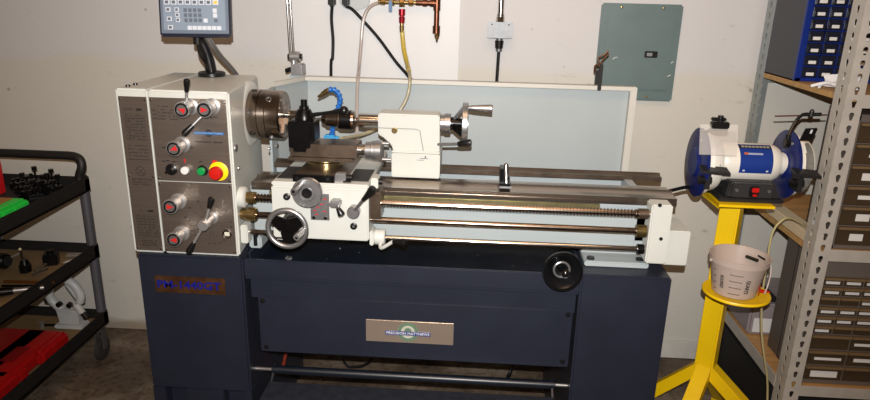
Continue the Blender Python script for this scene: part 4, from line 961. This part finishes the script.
p = at(811, 131.5, 1.957); lab(obj('bracket_slot', MB().prism([at(809.5, 133.5, 1.9555), at(811.5, 133.5, 1.9555), at(813, 129.8, 1.9555), at(811, 129.8, 1.9555)], (0, -.0006, 0)), facel, t), 'pale slot in the right shield bracket')
# spark arm with gooseneck and rod
g0 = at(788.5, 136, 2.0)
ga = obj('arm_joint', MB().cyl((g0.x-.008, 2.0, g0.z-.02), (g0.x+.006, 2.0, g0.z-.02), .013, n=14).cyl((g0.x, 2.0, g0.z-.035), (g0.x, 2.0, g0.z+.004), .008), black, t)
obj('gooseneck', MB().tube([at(788.5, 136, 2.0), at(791.5, 129, 2.01), at(796.5, 120.5, 2.02), at(802, 115.2, 2.03), at(808, 114, 2.03)], .0052, 10), black, ga)
obj('rod', MB().cyl(at(775, 116.2, 2.03), at(827, 115.0, 2.03), .0022, n=8), mat('reddish_rod', (110, 60, 52), .4, .5), ga)
e0, e1 = at(803, 114.6, 2.028), at(821, 114.4, 2.028); e2 = at(812, 111, 2.028)
obj('rod_clamp', MB().cyl(e0, e1, .0055, n=12).sph(e2, .006, 10).cyl(e2, e2-Vector((0, 0, .016)), .007, n=10), black, ga)
obj('power_cord', MB().tube([at(669, 191, 2.02), at(676, 189.3, 2.04), at(684, 187.5, 2.06), at(692, 186.5, 2.09), (.75, 2.10, gz-.07), (.79, 2.12, zb+.03)], .0058, 10), black, t)
obj('hanging_wires', MB().tube([at(700, 190, 2.03), at(712, 192, 2.04), at(722, 188, 2.03), at(727, 178, 2.03), at(722, 174, 2.03), at(716, 184, 2.02), at(724, 190, 2.02)], .0035, 8), black, t)
# ================================================================== BUCKET
bm2 = bpy.data.materials.new('cloudy_plastic'); bm2.use_nodes = True; b_ = bm2.node_tree.nodes['Principled BSDF']; b_.inputs['Base Color'].default_value = lin((198, 182, 172)); b_.inputs['Roughness'].default_value = .35; b_.inputs['Alpha'].default_value = .66
bt = at(742.5, 254.5, 1.895); bb = at(737.5, 290, 1.88); Bx, By, Bz = .818, 1.893, zd+.001; Ht = .122; Rb, Rt = .063, .084
t = thing('measuring_pail', 'cloudy white measuring pail with black scale printing on the yellow ring of the stand', 'pail', (Bx, By, Bz))
obj('pail_body', MB().lathe((Bx, By, Bz), (0, 0, 1), [(0, 0), (0, Rb-.003), (.003, Rb), (Ht-.02, Rt-.004), (Ht-.02, Rt+.001), (Ht-.016, Rt+.0015), (Ht-.003, Rt), (Ht-.003, Rt+.003), (Ht, Rt+.003), (Ht, Rt-.001), (Ht-.01, Rt-.003), (.005, Rb-.0035), (.004, 0)], 56, caps=False), bm2, t)
def pb(thc, zc, rot=0., tx=0.):
    def f(v):
        x, y = v.x, v.y
        if rot: x, y = x*math.cos(rot)-y*math.sin(rot), x*math.sin(rot)+y*math.cos(rot)
        z = zc+y; R_ = Rb+(Rt-.004-Rb)*(z-Bz)/(Ht-.02)+.0012
        th = thc+x/R_; return Vector((Bx+(R_+v.z)*math.sin(th), By-(R_+v.z)*math.cos(th), z))
    return f
vth = -.38 # facing camera
m_ = MB()
text_mb('QUARTS', .016, None, m_, ink, wfit=.046, bend=pb(vth+.47, Bz+.046, -PI/2), depth=.0002, bold=.0004)
text_mb('ROUNDS', .015, None, m_, ink, wfit=.042, bend=pb(vth-.55, Bz+.05, -PI/2), depth=.0002, bold=.0004)
for k in range(4):
    z = Bz+.018+k*.021
    for j in range(7):
        th = vth-.22+j*.07; R_ = Rb+(Rt-.004-Rb)*(z-Bz)/(Ht-.02)+.0012
        M = Matrix.Translation((Bx+R_*math.sin(th), By-R_*math.cos(th), z)) @ Matrix.Rotation(th, 4, 'Z'); m_.box((-.0018, -.0003, -.0011), (.0018, .0003, .0011), m=ink, M=M)
    for j in range(2):
        th = vth-.95+j*.07; M = Matrix.Translation((Bx+R_*math.sin(th), By-R_*math.cos(th), z)) @ Matrix.Rotation(th, 4, 'Z'); m_.box((-.0018, -.0003, -.0011), (.0018, .0003, .0011), m=ink, M=M)
text_mb('PACK', .012, None, m_, mat('print_dark_red', (70, 22, 26), .5), wfit=.03, bend=pb(vth+1.28, Bz+.07, -PI/2), depth=.0002, bold=.0006)
M = Matrix.Translation((Bx+(Rb+.008)*math.sin(vth+1.25), By-(Rb+.008)*math.cos(vth+1.25), Bz+.032)) @ Matrix.Rotation(vth+1.25, 4, 'Z')
m_.box((-.006, -.001, -.02), (.006, .0004, .012), m=red, M=M)
obj('scale_printing', m_, None, t)
m_ = MB(); hp = Vector((Bx+Rt+.002, By-.01, Bz+Ht-.012))
m_.tube([hp, hp+Vector((.004, -.01, -.03)), hp+Vector((-.002, -.02, -.07)), hp+Vector((-.012, -.03, -.095))], .0022, 8).sph(hp, .007, 12)
m_.sph((Bx-Rt-.002, By-.01, Bz+Ht-.018), .005, 10)
obj('bail_handle', m_, bm2, t)
tag(obj('marker_pen', MB().tube([at(746.5, 256.5, 1.95), at(757.5, 260.5, 1.91)], .0055, 10), black), 'black pen leaning inside the measuring pail, left of the thinner one', 'pen')
tag(obj('marker_pen', MB().tube([at(758.5, 255.8, 1.93), at(765, 259.8, 1.90)], .0032, 10), blackm), 'thin dark pen leaning at the right inside the measuring pail', 'pen')
p = at(773.5, 297.5, 1.9)
tag(obj('plastic_cone', MB().cyl((Bx+.076, 1.89, zd+.008), (Bx+.104, 1.885, zd+.008), .007, .002, n=14), red), 'small red pointed cone at the right rim of the yellow ring', 'cone')
# ================================================================== SHELVING UNIT
us = mat('shelf_steel', (186, 182, 174), .42, .15, noise=.12, nscale=20); usg = mat('galvanised_slotted', (158, 166, 166), .38, .5, noise=.15, nscale=20); wood = mat('shelf_board', (190, 146, 92), .6, noise=.28, nscale=5, stretch=(1, 9, 9)); edge = mat('board_edge', (190, 150, 92), .6, noise=.3, nscale=30)
SX, SYF, SYB, SXR = 1.05, 1.93, 2.56, 1.78
t = thing('shelving_unit', 'grey slotted steel shelving unit with wooden boards, at the right edge of the room', 'shelving', (SX, 2.25, 0))
def upright(cx, cy, sx, sy, m, nm='upright'):
    # sx: direction of front flange, sy: direction of side flange
    m_ = MB(); m_.perf((cx, cy, 0), (0, sy, 0), (0, 0, 1), .066, 2.3, .0365, hr=.0072)
    m_.perf((cx, cy, 0), (sx, 0, 0), (0, 0, 1), .048, 2.3, .0365, hr=.0072)
    return obj(nm, m_, m, t, solid=.0022, ang=-1)
upright(SX, SYF, 1, 1, us); upright(SX, SYB, 1, -1, usg)
upright(SXR, SYF, -1, 1, us); upright(SXR, SYB, -1, -1, usg)
lv = (1.243, .775, .30)
for i, z in enumerate(lv):
    b0 = SX+.004; 
    obj('shelf_board', MB().box((b0, SYF+.004 if i else SYF+.003, z-.014), (SXR-.004, SYB-.01, z), .001), wood, t)
    zb_ = z-.013
    obj('front_beam', MB().box((SX+.047, SYF-.0, z-.032), (SXR-.047, SYF+.003, z+.006), .001), us, t)
    obj('back_beam', MB().box((SX+.047, SYB-.004, z-.04), (SXR-.047, SYB-.001, z-.001), .001), usg, t)
    if i == 2: obj('side_beam', MB().box((SX-.003, SYF+.064, z-.042), (SX+.001, SYB-.064, z+.002), .001), us, t)
    else: obj('side_edge', MB().box((SX+.001, SYF+.064, z-.016), (SX+.0045, SYB-.064, z+.001), .0005), edge, t)
# ---- blue drawer cabinet on the top shelf
def cabinet_drawers(name, label, x0, x1, yf, yb, z0, z1, rows, bodym, drawm, sidem, frame_l, lbls, pullm=None, handle=False):
    t = thing(name, label, 'drawer cabinet', ((x0+x1)/2, (yf+yb)/2, z0))
    m_ = MB().box((x0, yf+.004, z0), (x0+.004, yb, z1)).box((x1-.004, yf+.004, z0), (x1, yb, z1)).box((x0, yb-.004, z0), (x1, yb, z1)).box((x0, yf+.004, z0), (x1, yb, z0+.004)).box((x0, yf+.004, z1-.004), (x1, yb, z1))
    obj('shell', m_, sidem, t)
    m_ = MB().box((x0-.001, yf-.002, z0), (x0+frame_l, yf+.012, z1), .002).box((x1-frame_l, yf-.002, z0), (x1, yf+.012, z1), .002)
    z = z0+.012; m_.box((x0, yf-.002, z0+.0), (x1, yf+.012, z0+.012), .002)
    cells = []
    for (h, n) in rows:
        w = (x1-x0-2*frame_l)/n
        for k in range(n): cells.append((x0+frame_l+k*w, x0+frame_l+(k+1)*w, z, z+h))
        for k in range(1, n): m_.box((x0+frame_l+k*w-.0012, yf, z), (x0+frame_l+k*w+.0012, yf+.02, z+h))
        z += h; m_.box((x0, yf-.001, z-.003), (x1, yf+.02, z), .001)
    m_.box((x0, yf-.002, z), (x1, yf+.012, z1), .002)
    obj('frame', m_, bodym, t)
    return t, cells
blb = mat('cabinet_blue', (9, 38, 118), .35); dgs = mat('cabinet_dark_side', (62, 64, 70), .5); smoke = mat('smoky_drawer', (22, 27, 42), .25, coat=.3); labw = mat('paper_label', (214, 214, 212), .6)
t_, cells = cabinet_drawers('drawer_cabinet', 'blue drawer cabinet with small dark drawers on the top shelf', 1.052, 1.40, 2.262, 2.52, 1.2445, 1.70, [(.038, 6)]*11, blb, None, dgs, .02, None)
for i, (a, b, c, d) in enumerate(cells):
    if c > 1.58 or a > 1.30: 
        pass
    dr = obj('drawer', MB().box((a+.002, 2.263, c+.001), (b-.002, 2.30, d-.004), .0015).box((a+.004, 2.2575, c+.004), (b-.004, 2.2625, d-.016), .001), smoke, t_)
    if c > 1.62: continue
    if i % 6 in (0, 1, 2, 3, 4) and i != 8:
        obj('drawer_label', MB().box((a+.011+random.uniform(0, .003), 2.2562, c+.007), (b-.015, 2.2574, d-.021), 0), labw, dr)
# ---- brown organizer mid shelf
brb = mat('organizer_frame', (98, 90, 84), .45); brs = mat('organizer_side', (84, 76, 70), .5); amb = mat('amber_drawer', (64, 52, 38), .28, coat=.3); amt = mat('drawer_top_edge', (112, 92, 66), .4)
def org(label, x0, yf, z0, z1, rows, wide, lbl_every, nlx=2):
    t_, cells = cabinet_drawers('drawer_organizer', label, x0, x0+.52, yf, yf+.16, z0, z1, rows, brb, None, brs, .012, None)
    for i, (a, b, c, d) in enumerate(cells):
        dr = obj('drawer', MB().box((a+.0015, yf+.001, c+.001), (b-.0015, yf+.05, d-.004), .0015), amb, t_)
        obj('drawer_lip', MB().box((a+.0015, yf-.009, d-.012), (b-.0015, yf+.001, d-.0045), .001), amt, dr)
        if random.random() < lbl_every:
            w = b-a; hh = d-c; lw = w*(.68 if wide else random.choice((.32, .4))); xc = (a+b)/2+random.uniform(-.05, .05)*w
            zc = c+(hh-.012)*.5
            lh = .0085 if hh < .04 else random.choice((.009, .012, .022))
            obj('drawer_label', MB().box((xc-lw/2, yf-.0008, zc-lh/2), (xc+lw/2, yf+.0008, zc+lh/2)), labw, dr)
    return t_
random.seed(3)
org('brown drawer organizer on the middle shelf, with large labelled drawers', 1.106, 1.955, .777, 1.19, [(.0635, 4)]*6, False, 1.1)
random.seed(5)
lo = org('brown drawer organizer on the lowest shelf, small drawers above larger ones', 1.102, 1.96, .302, .735, [(.056, 4)]*3+[(.0335, 8)]*6, True, .85)
# brown organizer side box seen between the uprights, lowest shelf: deep dark side panel
obj('rear_shell', MB().box((1.102, 2.121, .302), (1.112, 2.20, .742), .002), brs, lo)
# white bag on top shelf
bag = mat('white_wrap', (220, 222, 224), .3); p = atZ(829, 80, 1.245); p = Vector((1.135, 2.12, 1.2445))
m_ = MB(); random.seed(11)
t_ = bmesh.new(); bmesh.ops.create_icosphere(t_, subdivisions=3, radius=1)
for v in t_.verts:
    n_ = 1+.35*math.sin(v.co.x*7+1)*math.sin(v.co.y*6)+random.uniform(-.12, .12); v.co = Vector((v.co.x*.045*n_, v.co.y*.05*n_, max(-.012, v.co.z*.028*n_)))+p+Vector((0, 0, .013))
m_.merge(t_); tag(obj('plastic_wrap', m_, bag, ang=1.2), 'crumpled white plastic wrap on the top shelf before the blue cabinet', 'wrap')
m_ = MB(); q = p+Vector((-.06, -.02, .004)); m_.tube([q+Vector((-.045, 0, 0)), q+Vector((-.01, -.012, .012)), q+Vector((.03, -.01, .008)), q+Vector((.07, -.05, .002))], .005, 8); m_.tube([q+Vector((-.03, -.02, 0)), q+Vector((.0, .004, .012)), q+Vector((.02, -.035, .004))], .004, 8)
tag(obj('white_cord', m_, bag), 'short white cord lying beside the crumpled wrap on the top shelf', 'cord')
# power strip on mid shelf
bei = mat('beige_plastic', (206, 190, 158), .45); z = lv[1]+.001
a0, a1 = atZ(783, 206, z+.03), atZ(804, 231, z+.03)
dv = Vector((a1.x-a0.x, a1.y-a0.y, 0)); 
m_ = MB().box((1.053, 1.99, z), (1.105, 2.30, z+.034), .004)
tag(obj('power_strip', m_, bei), 'beige power strip lying on the middle shelf below the grinder', 'power strip')
p = atZ(805, 214, z+.034); tag(obj('plug_adapter', MB().box((1.088, 2.005, z+.035), (1.104, 2.045, z+.065), .004), mat('pale_blue_plastic', (196, 212, 216), .35)), 'pale blue plug adapter standing on the beige power strip', 'plug')
cable('hanging_cable', 'thin beige cable hanging from the middle shelf past the pail to the floor', 'cable', [(1.075, 2.03, z+.038), at(790, 218, 1.97), at(779, 223, 1.95), at(773, 232, 1.95), at(770, 243, 1.95), at(768, 256, 1.95), at(765, 275, 1.95), at(762, 300, 1.95), at(761.5, 330, 1.95), at(764, 355, 1.95), at(767, 376, 1.96), at(767.5, 395, 1.97), at(766, 430, 1.97)], .0032, mat('cable_beige', (176, 166, 122), .4), n=8)
# storage box on lowest shelf
z = lv[2]+.001
bx = thing('storage_box', 'pale grey storage box with a white label on the lowest shelf behind the pail', 'box', (1.10, 2.38, z))
obj('box_body', MB().box((1.058, 2.275, z), (1.30, 2.54, z+.125), .008), mat('box_grey', (150, 140, 142), .5, noise=.15, nscale=10), bx)
obj('box_label', MB().box((1.075, 2.2735, z+.012), (1.14, 2.2755, z+.068)), labw, bx)
tag(obj('black_pouch', MB().box((1.07, 2.29, z+.1255), (1.16, 2.44, z+.146), .008), rubber), 'flat black pouch lying on the pale grey storage box', 'pouch')
# black crate under lowest shelf
tag(obj('black_crate', MB().box((1.062, 2.02, .001), (1.5, 2.50, .235), .006).box((1.055, 2.01, .215), (1.51, 2.51, .235), .004), rubber), 'black crate on the floor under the lowest shelf', 'crate')
# ================================================================== UTILITY CART
pk = mat('cart_black', (24, 23, 23), .55, noise=.2, nscale=60); tan = mat('cart_mat_tan', (122, 98, 64), .7, noise=.4, nscale=9); post = mat('cart_post_grey', (120, 120, 128), .35, .7)
TX0, TX1, TY0, TY1 = -1.92, -1.475, 1.50, 2.385
t = thing('utility_cart', 'black three-tray utility cart with grey posts at the left edge', 'cart', ((TX0+TX1)/2, (TY0+TY1)/2, 0))
tz = (.722, .445, .152)
for i, z in enumerate(tz):
    m_ = MB(); w = .012
    m_.box((TX0, TY0, z), (TX1, TY1, z+.014), .004)
    hgt = .058
    for a, b in (((TX0, TY0), (TX0+w, TY1)), ((TX1-w, TY0), (TX1, TY1)), ((TX0, TY0), (TX1, TY0+w)), ((TX0, TY1-w), (TX1, TY1))): m_.box((a[0], a[1], z), (b[0], b[1], z+hgt), .005)
    m_.box((TX1-.03, TY1-.04, z), (TX1, TY1, z+hgt+.008), .006)
    tr = obj('tray', m_, pk, t)
    lab(obj('tray_mat', MB().box((TX0+w, TY0+w, z+.0142), (TX1-w, TY1-w, z+.018)), tan if i else rubber, tr), 'tan mat' if i else 'black mat')
for x in (TX0+.035, TX1-.018):
    for y in (TY0+.02, TY1-.018):
        for a, b in ((.21, .447), (.503, .724)): obj('post', MB().cyl((x, y, a), (x, y, b), .019, n=22), post, t)
# handle at far end
zh = tz[0]+.03; yh = TY1-.03
m_ = MB().tube([(TX1-.02, yh, zh), (TX1-.022, yh, zh+.035), (TX1-.008, yh+.0, zh+.07), (TX1-.012, yh+.005, zh+.098), (TX1-.04, yh+.01, zh+.112), (TX1-.12, yh+.01, zh+.114), (TX0+.12, yh+.01, zh+.114), (TX0+.04, yh+.01, zh+.112), (TX0+.012, yh, zh+.098), (TX0+.008, yh, zh+.07), (TX0+.022, yh, zh+.035), (TX0+.02, yh, zh)], .0165, 14)
m_.box((TX1-.045, yh-.02, zh-.01), (TX1-.002, yh+.02, zh+.015), .006)
obj('handle', m_, pk, t)
for x in (TX0+.05, TX1-.022):
    for y in (TY0+.05, TY1-.04):
        cs = obj('caster', MB().box((x-.02, y-.022, .128), (x+.012, y+.022, .152), .004).box((x-.02, y-.015, .05), (x-.015, y+.015, .14), .002).box((x+.011, y-.015, .05), (x+.016, y+.015, .14), .002), mat('caster_grey', (72, 70, 68), .5), t)
        obj('caster_wheel', MB().lathe((x-.013, y, .048), (1, 0, 0), [(0, .02), (0, .04), (.004, .048), (.018, .048), (.022, .04), (.022, .02), (.022, 0)], 32), mat('caster_wheel_dark', (48, 46, 46), .5), cs)
# --- on the top tray
zt = tz[0]+.0185
hold = []
proto = None
spots = [(24, 193, 1.0), (30, 199, 1.15), (37, 201, 1.1), (45, 197, 1.45), (50, 199, 1.1), (40, 191.5, 1.0), (33, 188, 1.3), (55, 193, 1.1), (19, 188, .9), (49, 189, 1.2)]
sides = ['frontmost', 'front middle']
hl = ['small black lathe tool holder at the left front of the pile on the top tray', 'black lathe tool holder second from the left at the front of the pile', 'black lathe tool holder in the middle front of the pile on the top tray', 'tallest black lathe tool holder, right of the middle of the pile', 'black lathe tool holder at the right front of the pile on the top tray', 'low black lathe tool holder half hidden in the centre of the pile', 'black lathe tool holder with a tall stud behind the left front ones', 'black lathe tool holder at the far right of the pile on the top tray', 'black lathe tool holder at the far left back of the pile', 'black lathe tool holder at the back of the pile next to the handle']
for i, (px, py, sc) in enumerate(spots):
    p = atZ(px, py, zt); p.x = min(p.x, TX1-.05)
    if proto is None:
        r = thing('tool_holder', hl[0], 'tool holder', (0, 0, 0), 'lathe tool holders piled on the top tray')
        obj('holder_block', MB().box((-.022, -.018, 0), (.022, .018, .036), .003).box((-.022, -.024, .012), (.022, -.018, .02), .001), blackm, r)
        for x, h in ((-.014, .052), (0, .058), (.014, .05)): obj('set_screw', MB().cyl((x, 0, .036), (x, 0, h), .0042, n=10).cyl((x, 0, h-.006), (x, 0, h+.002), .0065, n=6), blackm, r)
        obj('height_stud', MB().cyl((.012, .012, .036), (.012, .012, .078), .0035, n=8).cyl((.012, .012, .07), (.012, .012, .084), .0085, n=12), blackm, r)
        proto = r; r.location = p; r.rotation_euler = (0, 0, .3)
    else: r = dup(proto, p, random.uniform(-.7, .7), hl[i])
    r.scale = (1.1, 1.1, sc*.74)
rb = thing('red_box', 'tall red and white box at the left edge of the top tray', 'box', atZ(-4, 196, zt)+Vector((-.03, 0, 0)))
c = rb.location.copy(); xR = atZ(9, 191, zt).x
obj('carton', MB().box((xR-.09, c.y-.03, zt), (xR, c.y+.05, zt+.125), .002), mat('red_carton', (186, 22, 30), .4), rb)
obj('carton_label', MB().box((xR-.07, c.y-.0312, zt+.03), (xR-.006, c.y-.0302, zt+.10)), mat('carton_white', (190, 170, 160), .5), rb)
gc = thing('green_tray', 'bright green plastic case with an orange-brown top, on the top tray', 'case', atZ(5, 212, zt))
a = atZ(25, 209, zt); y0, y1 = a.y-.20, a.y+.03
m_ = MB().box((a.x-.28, y0, zt), (a.x+.0, y1, zt+.026), .006).box((a.x-.27, y0+.01, zt+.026), (a.x-.012, y1-.008, zt+.032), .003)
for k in range(3): m_.box((a.x-.003, y0+.03+k*.06, zt+.004), (a.x+.004, y0+.06+k*.06, zt+.022), .002)
obj('case_body', m_, mat('bright_green', (40, 200, 70), .4), gc)
lab(obj('case_lid', MB().box((a.x-.26, y0+.03, zt+.0322), (a.x-.045, y1-.02, zt+.036), .001), mat('case_brown', (150, 104, 44), .5), gc), 'orange-brown top panel')
# --- middle tray
zm = tz[1]+.0185
def zc(px, py, r): return atZ(px, py, zm+r)
a, b = zc(4, 281.5, .007), zc(54, 282.5, .007)
tag(obj('brass_rod', MB().cyl(a, b, .0055, n=14), mat('dull_brass', (150, 96, 40), .35, .85, noise=.2, nscale=20)), 'long brass rod lying across the middle tray', 'rod')
a, b = zc(2, 286, .006), zc(44, 286, .006); tag(obj('dark_rod', MB().cyl(a, b, .005, n=12), blackm), 'dark steel rod lying just in front of the brass rod', 'rod')
t = thing('spindle_arbor', 'grey steel arbor with a black head, frontmost tool on the middle tray', 'arbor', zc(20, 291, .0))
a, b = zc(11, 291, .019), zc(44, 287.5, .016)
obj('arbor_shank', MB().cyl(a+(b-a)*.05, b, .010, .008, n=18), satin, t); obj('arbor_head', MB().cyl(a-(b-a)*.35, a+(b-a)*.08, .0155, .012, n=18), blackm, t)
a, b = zc(67, 255.8, .01), zc(86, 255.2, .01); tag(obj('steel_sleeve', MB().cyl(a, b, .0105, n=20, ch=.001).cyl(b, b+(b-a)*.12, .007, n=14), steel), 'short steel sleeve at the far right corner of the middle tray', 'sleeve')
a, b = zc(62, 263, .008), zc(77, 259.5, .008); tag(obj('steel_centre', MB().cyl(b, a.lerp(b, .3), .008, n=16).cyl(a.lerp(b, .3), a, .008, .001, n=16), steel), 'small pointed steel centre lying beside the steel sleeve', 'centre')
t = thing('drill_chuck', 'upright black drill chuck with a thin pale-tipped key on the middle tray', 'drill chuck', zc(26, 272, 0))
p = zc(26, 272, 0)
obj('chuck_body', MB().lathe(p, (0, 0, 1), [(0, .016), (.003, .02), (.03, .021), (.032, .017), (.05, .012)], 24), blackm, t)
obj('chuck_key', MB().cyl(p+Vector((-.002, -.005, .05)), p+Vector((-.004, -.005, .09)), .004, n=10), chrome, t); obj('key_tip', MB().sph(p+Vector((-.004, -.005, .093)), .0055, 12), mat('ivory', (205, 198, 160), .4), t)
t = thing('boring_head', 'black block with shiny angled steel bars, centre of the middle tray', 'tool', zc(46, 268, 0))
p = zc(52, 264, 0); obj('head_block', MB().box((-.026, -.022, 0), (.026, .022, .045), .004, M=Matrix.Translation(p) @ Matrix.Rotation(.4, 4, 'Z')).cyl(p+Vector((0, 0, .045)), p+Vector((0, 0, .058)), .014), blackm, t)
for (q, w) in (((32, 275), (48, 268.5)), ((34, 271), (46, 263.5))):
    obj('steel_bar', MB().cyl(zc(q[0], q[1], .012), zc(w[0], w[1], .02), .0045, n=10), chrome, t)
t = thing('collet_chuck', 'dark round chuck body lying at the left end of the middle tray', 'chuck', zc(6, 268, 0)); p = zc(6, 268, 0)
obj('chuck_body', MB().cyl(p+Vector((-.05, 0, .03)), p+Vector((.012, -.004, .03)), .029, n=26, ch=.004), blackm, t); obj('collar', MB().cyl(p+Vector((.012, -.004, .03)), p+Vector((.02, -.004, .03)), .019, n=20), rubber, t)
p = zc(14, 256, 0); tag(obj('hex_bar', MB().cyl(zc(8, 259, .008), zc(19, 254, .012), .0045, n=6), steel), 'short shiny bar behind the dark round chuck body', 'bar')
# --- bottom tray: steady rest, lever, red case
zl = tz[2]+.0185
t = thing('steady_rest', 'white cast steady rest with black-tipped arms on the bottom tray', 'steady rest', atZ(72, 324, zl))
p = atZ(73, 326, zl); O = p+Vector((-.005, .0, 0)); Y_ = O.y
m_ = MB().box((O.x-.055, Y_-.03, zl), (O.x+.06, Y_+.03, zl+.016), .004)
m_.prism([(O.x-.035, Y_-.02, zl+.014), (O.x+.042, Y_-.02, zl+.014), (O.x+.046, Y_-.02, zl+.075), (O.x-.046, Y_-.02, zl+.085)], (0, .035, 0), bev=.004)
m_.tube([(O.x-.03, Y_, zl+.07), (O.x-.07, Y_, zl+.12), (O.x-.065, Y_, zl+.18), (O.x-.02, Y_, zl+.21), (O.x+.03, Y_, zl+.19), (O.x+.055, Y_, zl+.145), (O.x+.05, Y_, zl+.11)], .017, 12)

m_.cyl((O.x-.03, Y_, zl+.086), (O.x-.075, Y_-.0, zl+.115), .014).cyl((O.x+.035, Y_, zl+.095), (O.x+.062, Y_-.012, zl+.065), .0155, .013).cyl((O.x+.01, Y_, zl+.19), (O.x+.05, Y_, zl+.12), .013)
obj('steady_casting', m_, mat('steady_paint', (178, 180, 178), .4, noise=.12, nscale=20), t)
for a, b in (((.062, -.012, .065), (.082, -.018, .047)), ((-.075, 0, .115), (-.092, 0, .108)), ((-.012, -.03, .115), (-.012, -.045, .115)), ((.03, -.03, .115), (.03, -.045, .113))):
    obj('knurled_knob', MB().cyl(O+Vector(a)-Vector((0, 0, zl-zl)), O+Vector(b), .0105, n=12), black, t)
a, b = atZ(42, 325, zl+.012), atZ(60, 325, zl+.01)
t = thing('small_lever', 'small dark lever with a bright end beside the steady rest', 'lever', a); obj('lever_arm', MB().cyl(a, b, .005, n=10), blackm, t); obj('lever_hub', MB().cyl(a+Vector((0, 0, -.011)), a+Vector((0, 0, .012)), .011, n=14), steel, t)
# red case
rc = mat('red_case_plastic', (160, 18, 20), .35, noise=.08, nscale=6)
A = atZ(71, 330, zl+.06)
t = thing('red_case', 'red plastic tool case lying on the bottom tray', 'case', (A.x-.15, 1.95, zl))
x1 = min(A.x+.005, TX1-.03); y1 = A.y; x0 = TX0+.02
m_ = MB().box((x0, 1.74, zl), (x1-.075, y1, zl+.06), .012).box((x1-.16, 1.83, zl), (x1-.02, y1, zl+.06), .014).box((x1-.04, 2.0, zl), (x1, y1, zl+.058), .012).box((x1-.10, 1.68, zl), (x1-.0, 1.88, zl+.06), .012)
obj('case_shell', m_, rc, t)
obj('case_recess', MB().box((x1-.11, 1.93, zl+.0602), (x1-.06, 2.03, zl+.062), .001), mat('red_case_dark', (120, 12, 16), .4), t)
for y in (1.90, 2.08): obj('case_latch', MB().box((x1-.024, y-.018, zl+.015), (x1+.002, y+.018, zl+.05), .003), rc, t)
lab(obj('case_label', MB().box((x1-.24, 1.99, zl+.0602), (x1-.2, 2.05, zl+.0612)), labw, t), 'pale label')
# ================================================================== LIGHT + CAMERA
def light(kind, nm, loc, energy, col, **k):
    l = bpy.data.lights.new(nm, kind); l.energy = energy; l.color = col
    for a, b in k.items(): setattr(l, a, b)
    o = bpy.data.objects.new(nm, l); C.objects.link(o); o.location = loc; return o
fl = light('SPOT', 'flash', (0.0, -.01, CH+.085), FLASH, (1, .97, .94), spot_size=math.radians(106), spot_blend=1., shadow_soft_size=.006)
aim = (CF*math.cos(math.radians(9))+CU*math.sin(math.radians(9))); fl.rotation_euler = aim.to_track_quat('-Z', 'Y').to_euler()
l1 = light('AREA', 'ceiling_lamp', (.1, .85, 2.88), LAMP, (1., .6, .33), size=1.4, size_y=.8, shape='RECTANGLE')
l2 = light('AREA', 'ceiling_lamp', (-.4, -1.2, 2.88), LAMP*.8, (1., .6, .32), size=1.2, size_y=.25, shape='RECTANGLE')
w = bpy.data.worlds.new('world'); w.use_nodes = True; w.node_tree.nodes['Background'].inputs[0].default_value = (.02, .02, .022, 1); bpy.context.scene.world = w
cam = bpy.data.cameras.new('camera'); cam.sensor_fit = 'HORIZONTAL'; cam.sensor_width = 36; cam.lens = 36*f_px/870; cam.clip_start = .05
co = bpy.data.objects.new('camera', cam); C.objects.link(co)
Mr = Matrix((CR, CU, -CF)).transposed().to_4x4(); Mr.translation = (0, 0, CH); co.matrix_world = Mr
sc = bpy.context.scene; sc.camera = co
sc.view_settings.view_transform = 'Standard'; sc.view_settings.look = 'None'; sc.view_settings.gamma = 1; sc.view_settings.exposure = EXPO; sc.view_settings.use_curve_mapping = False
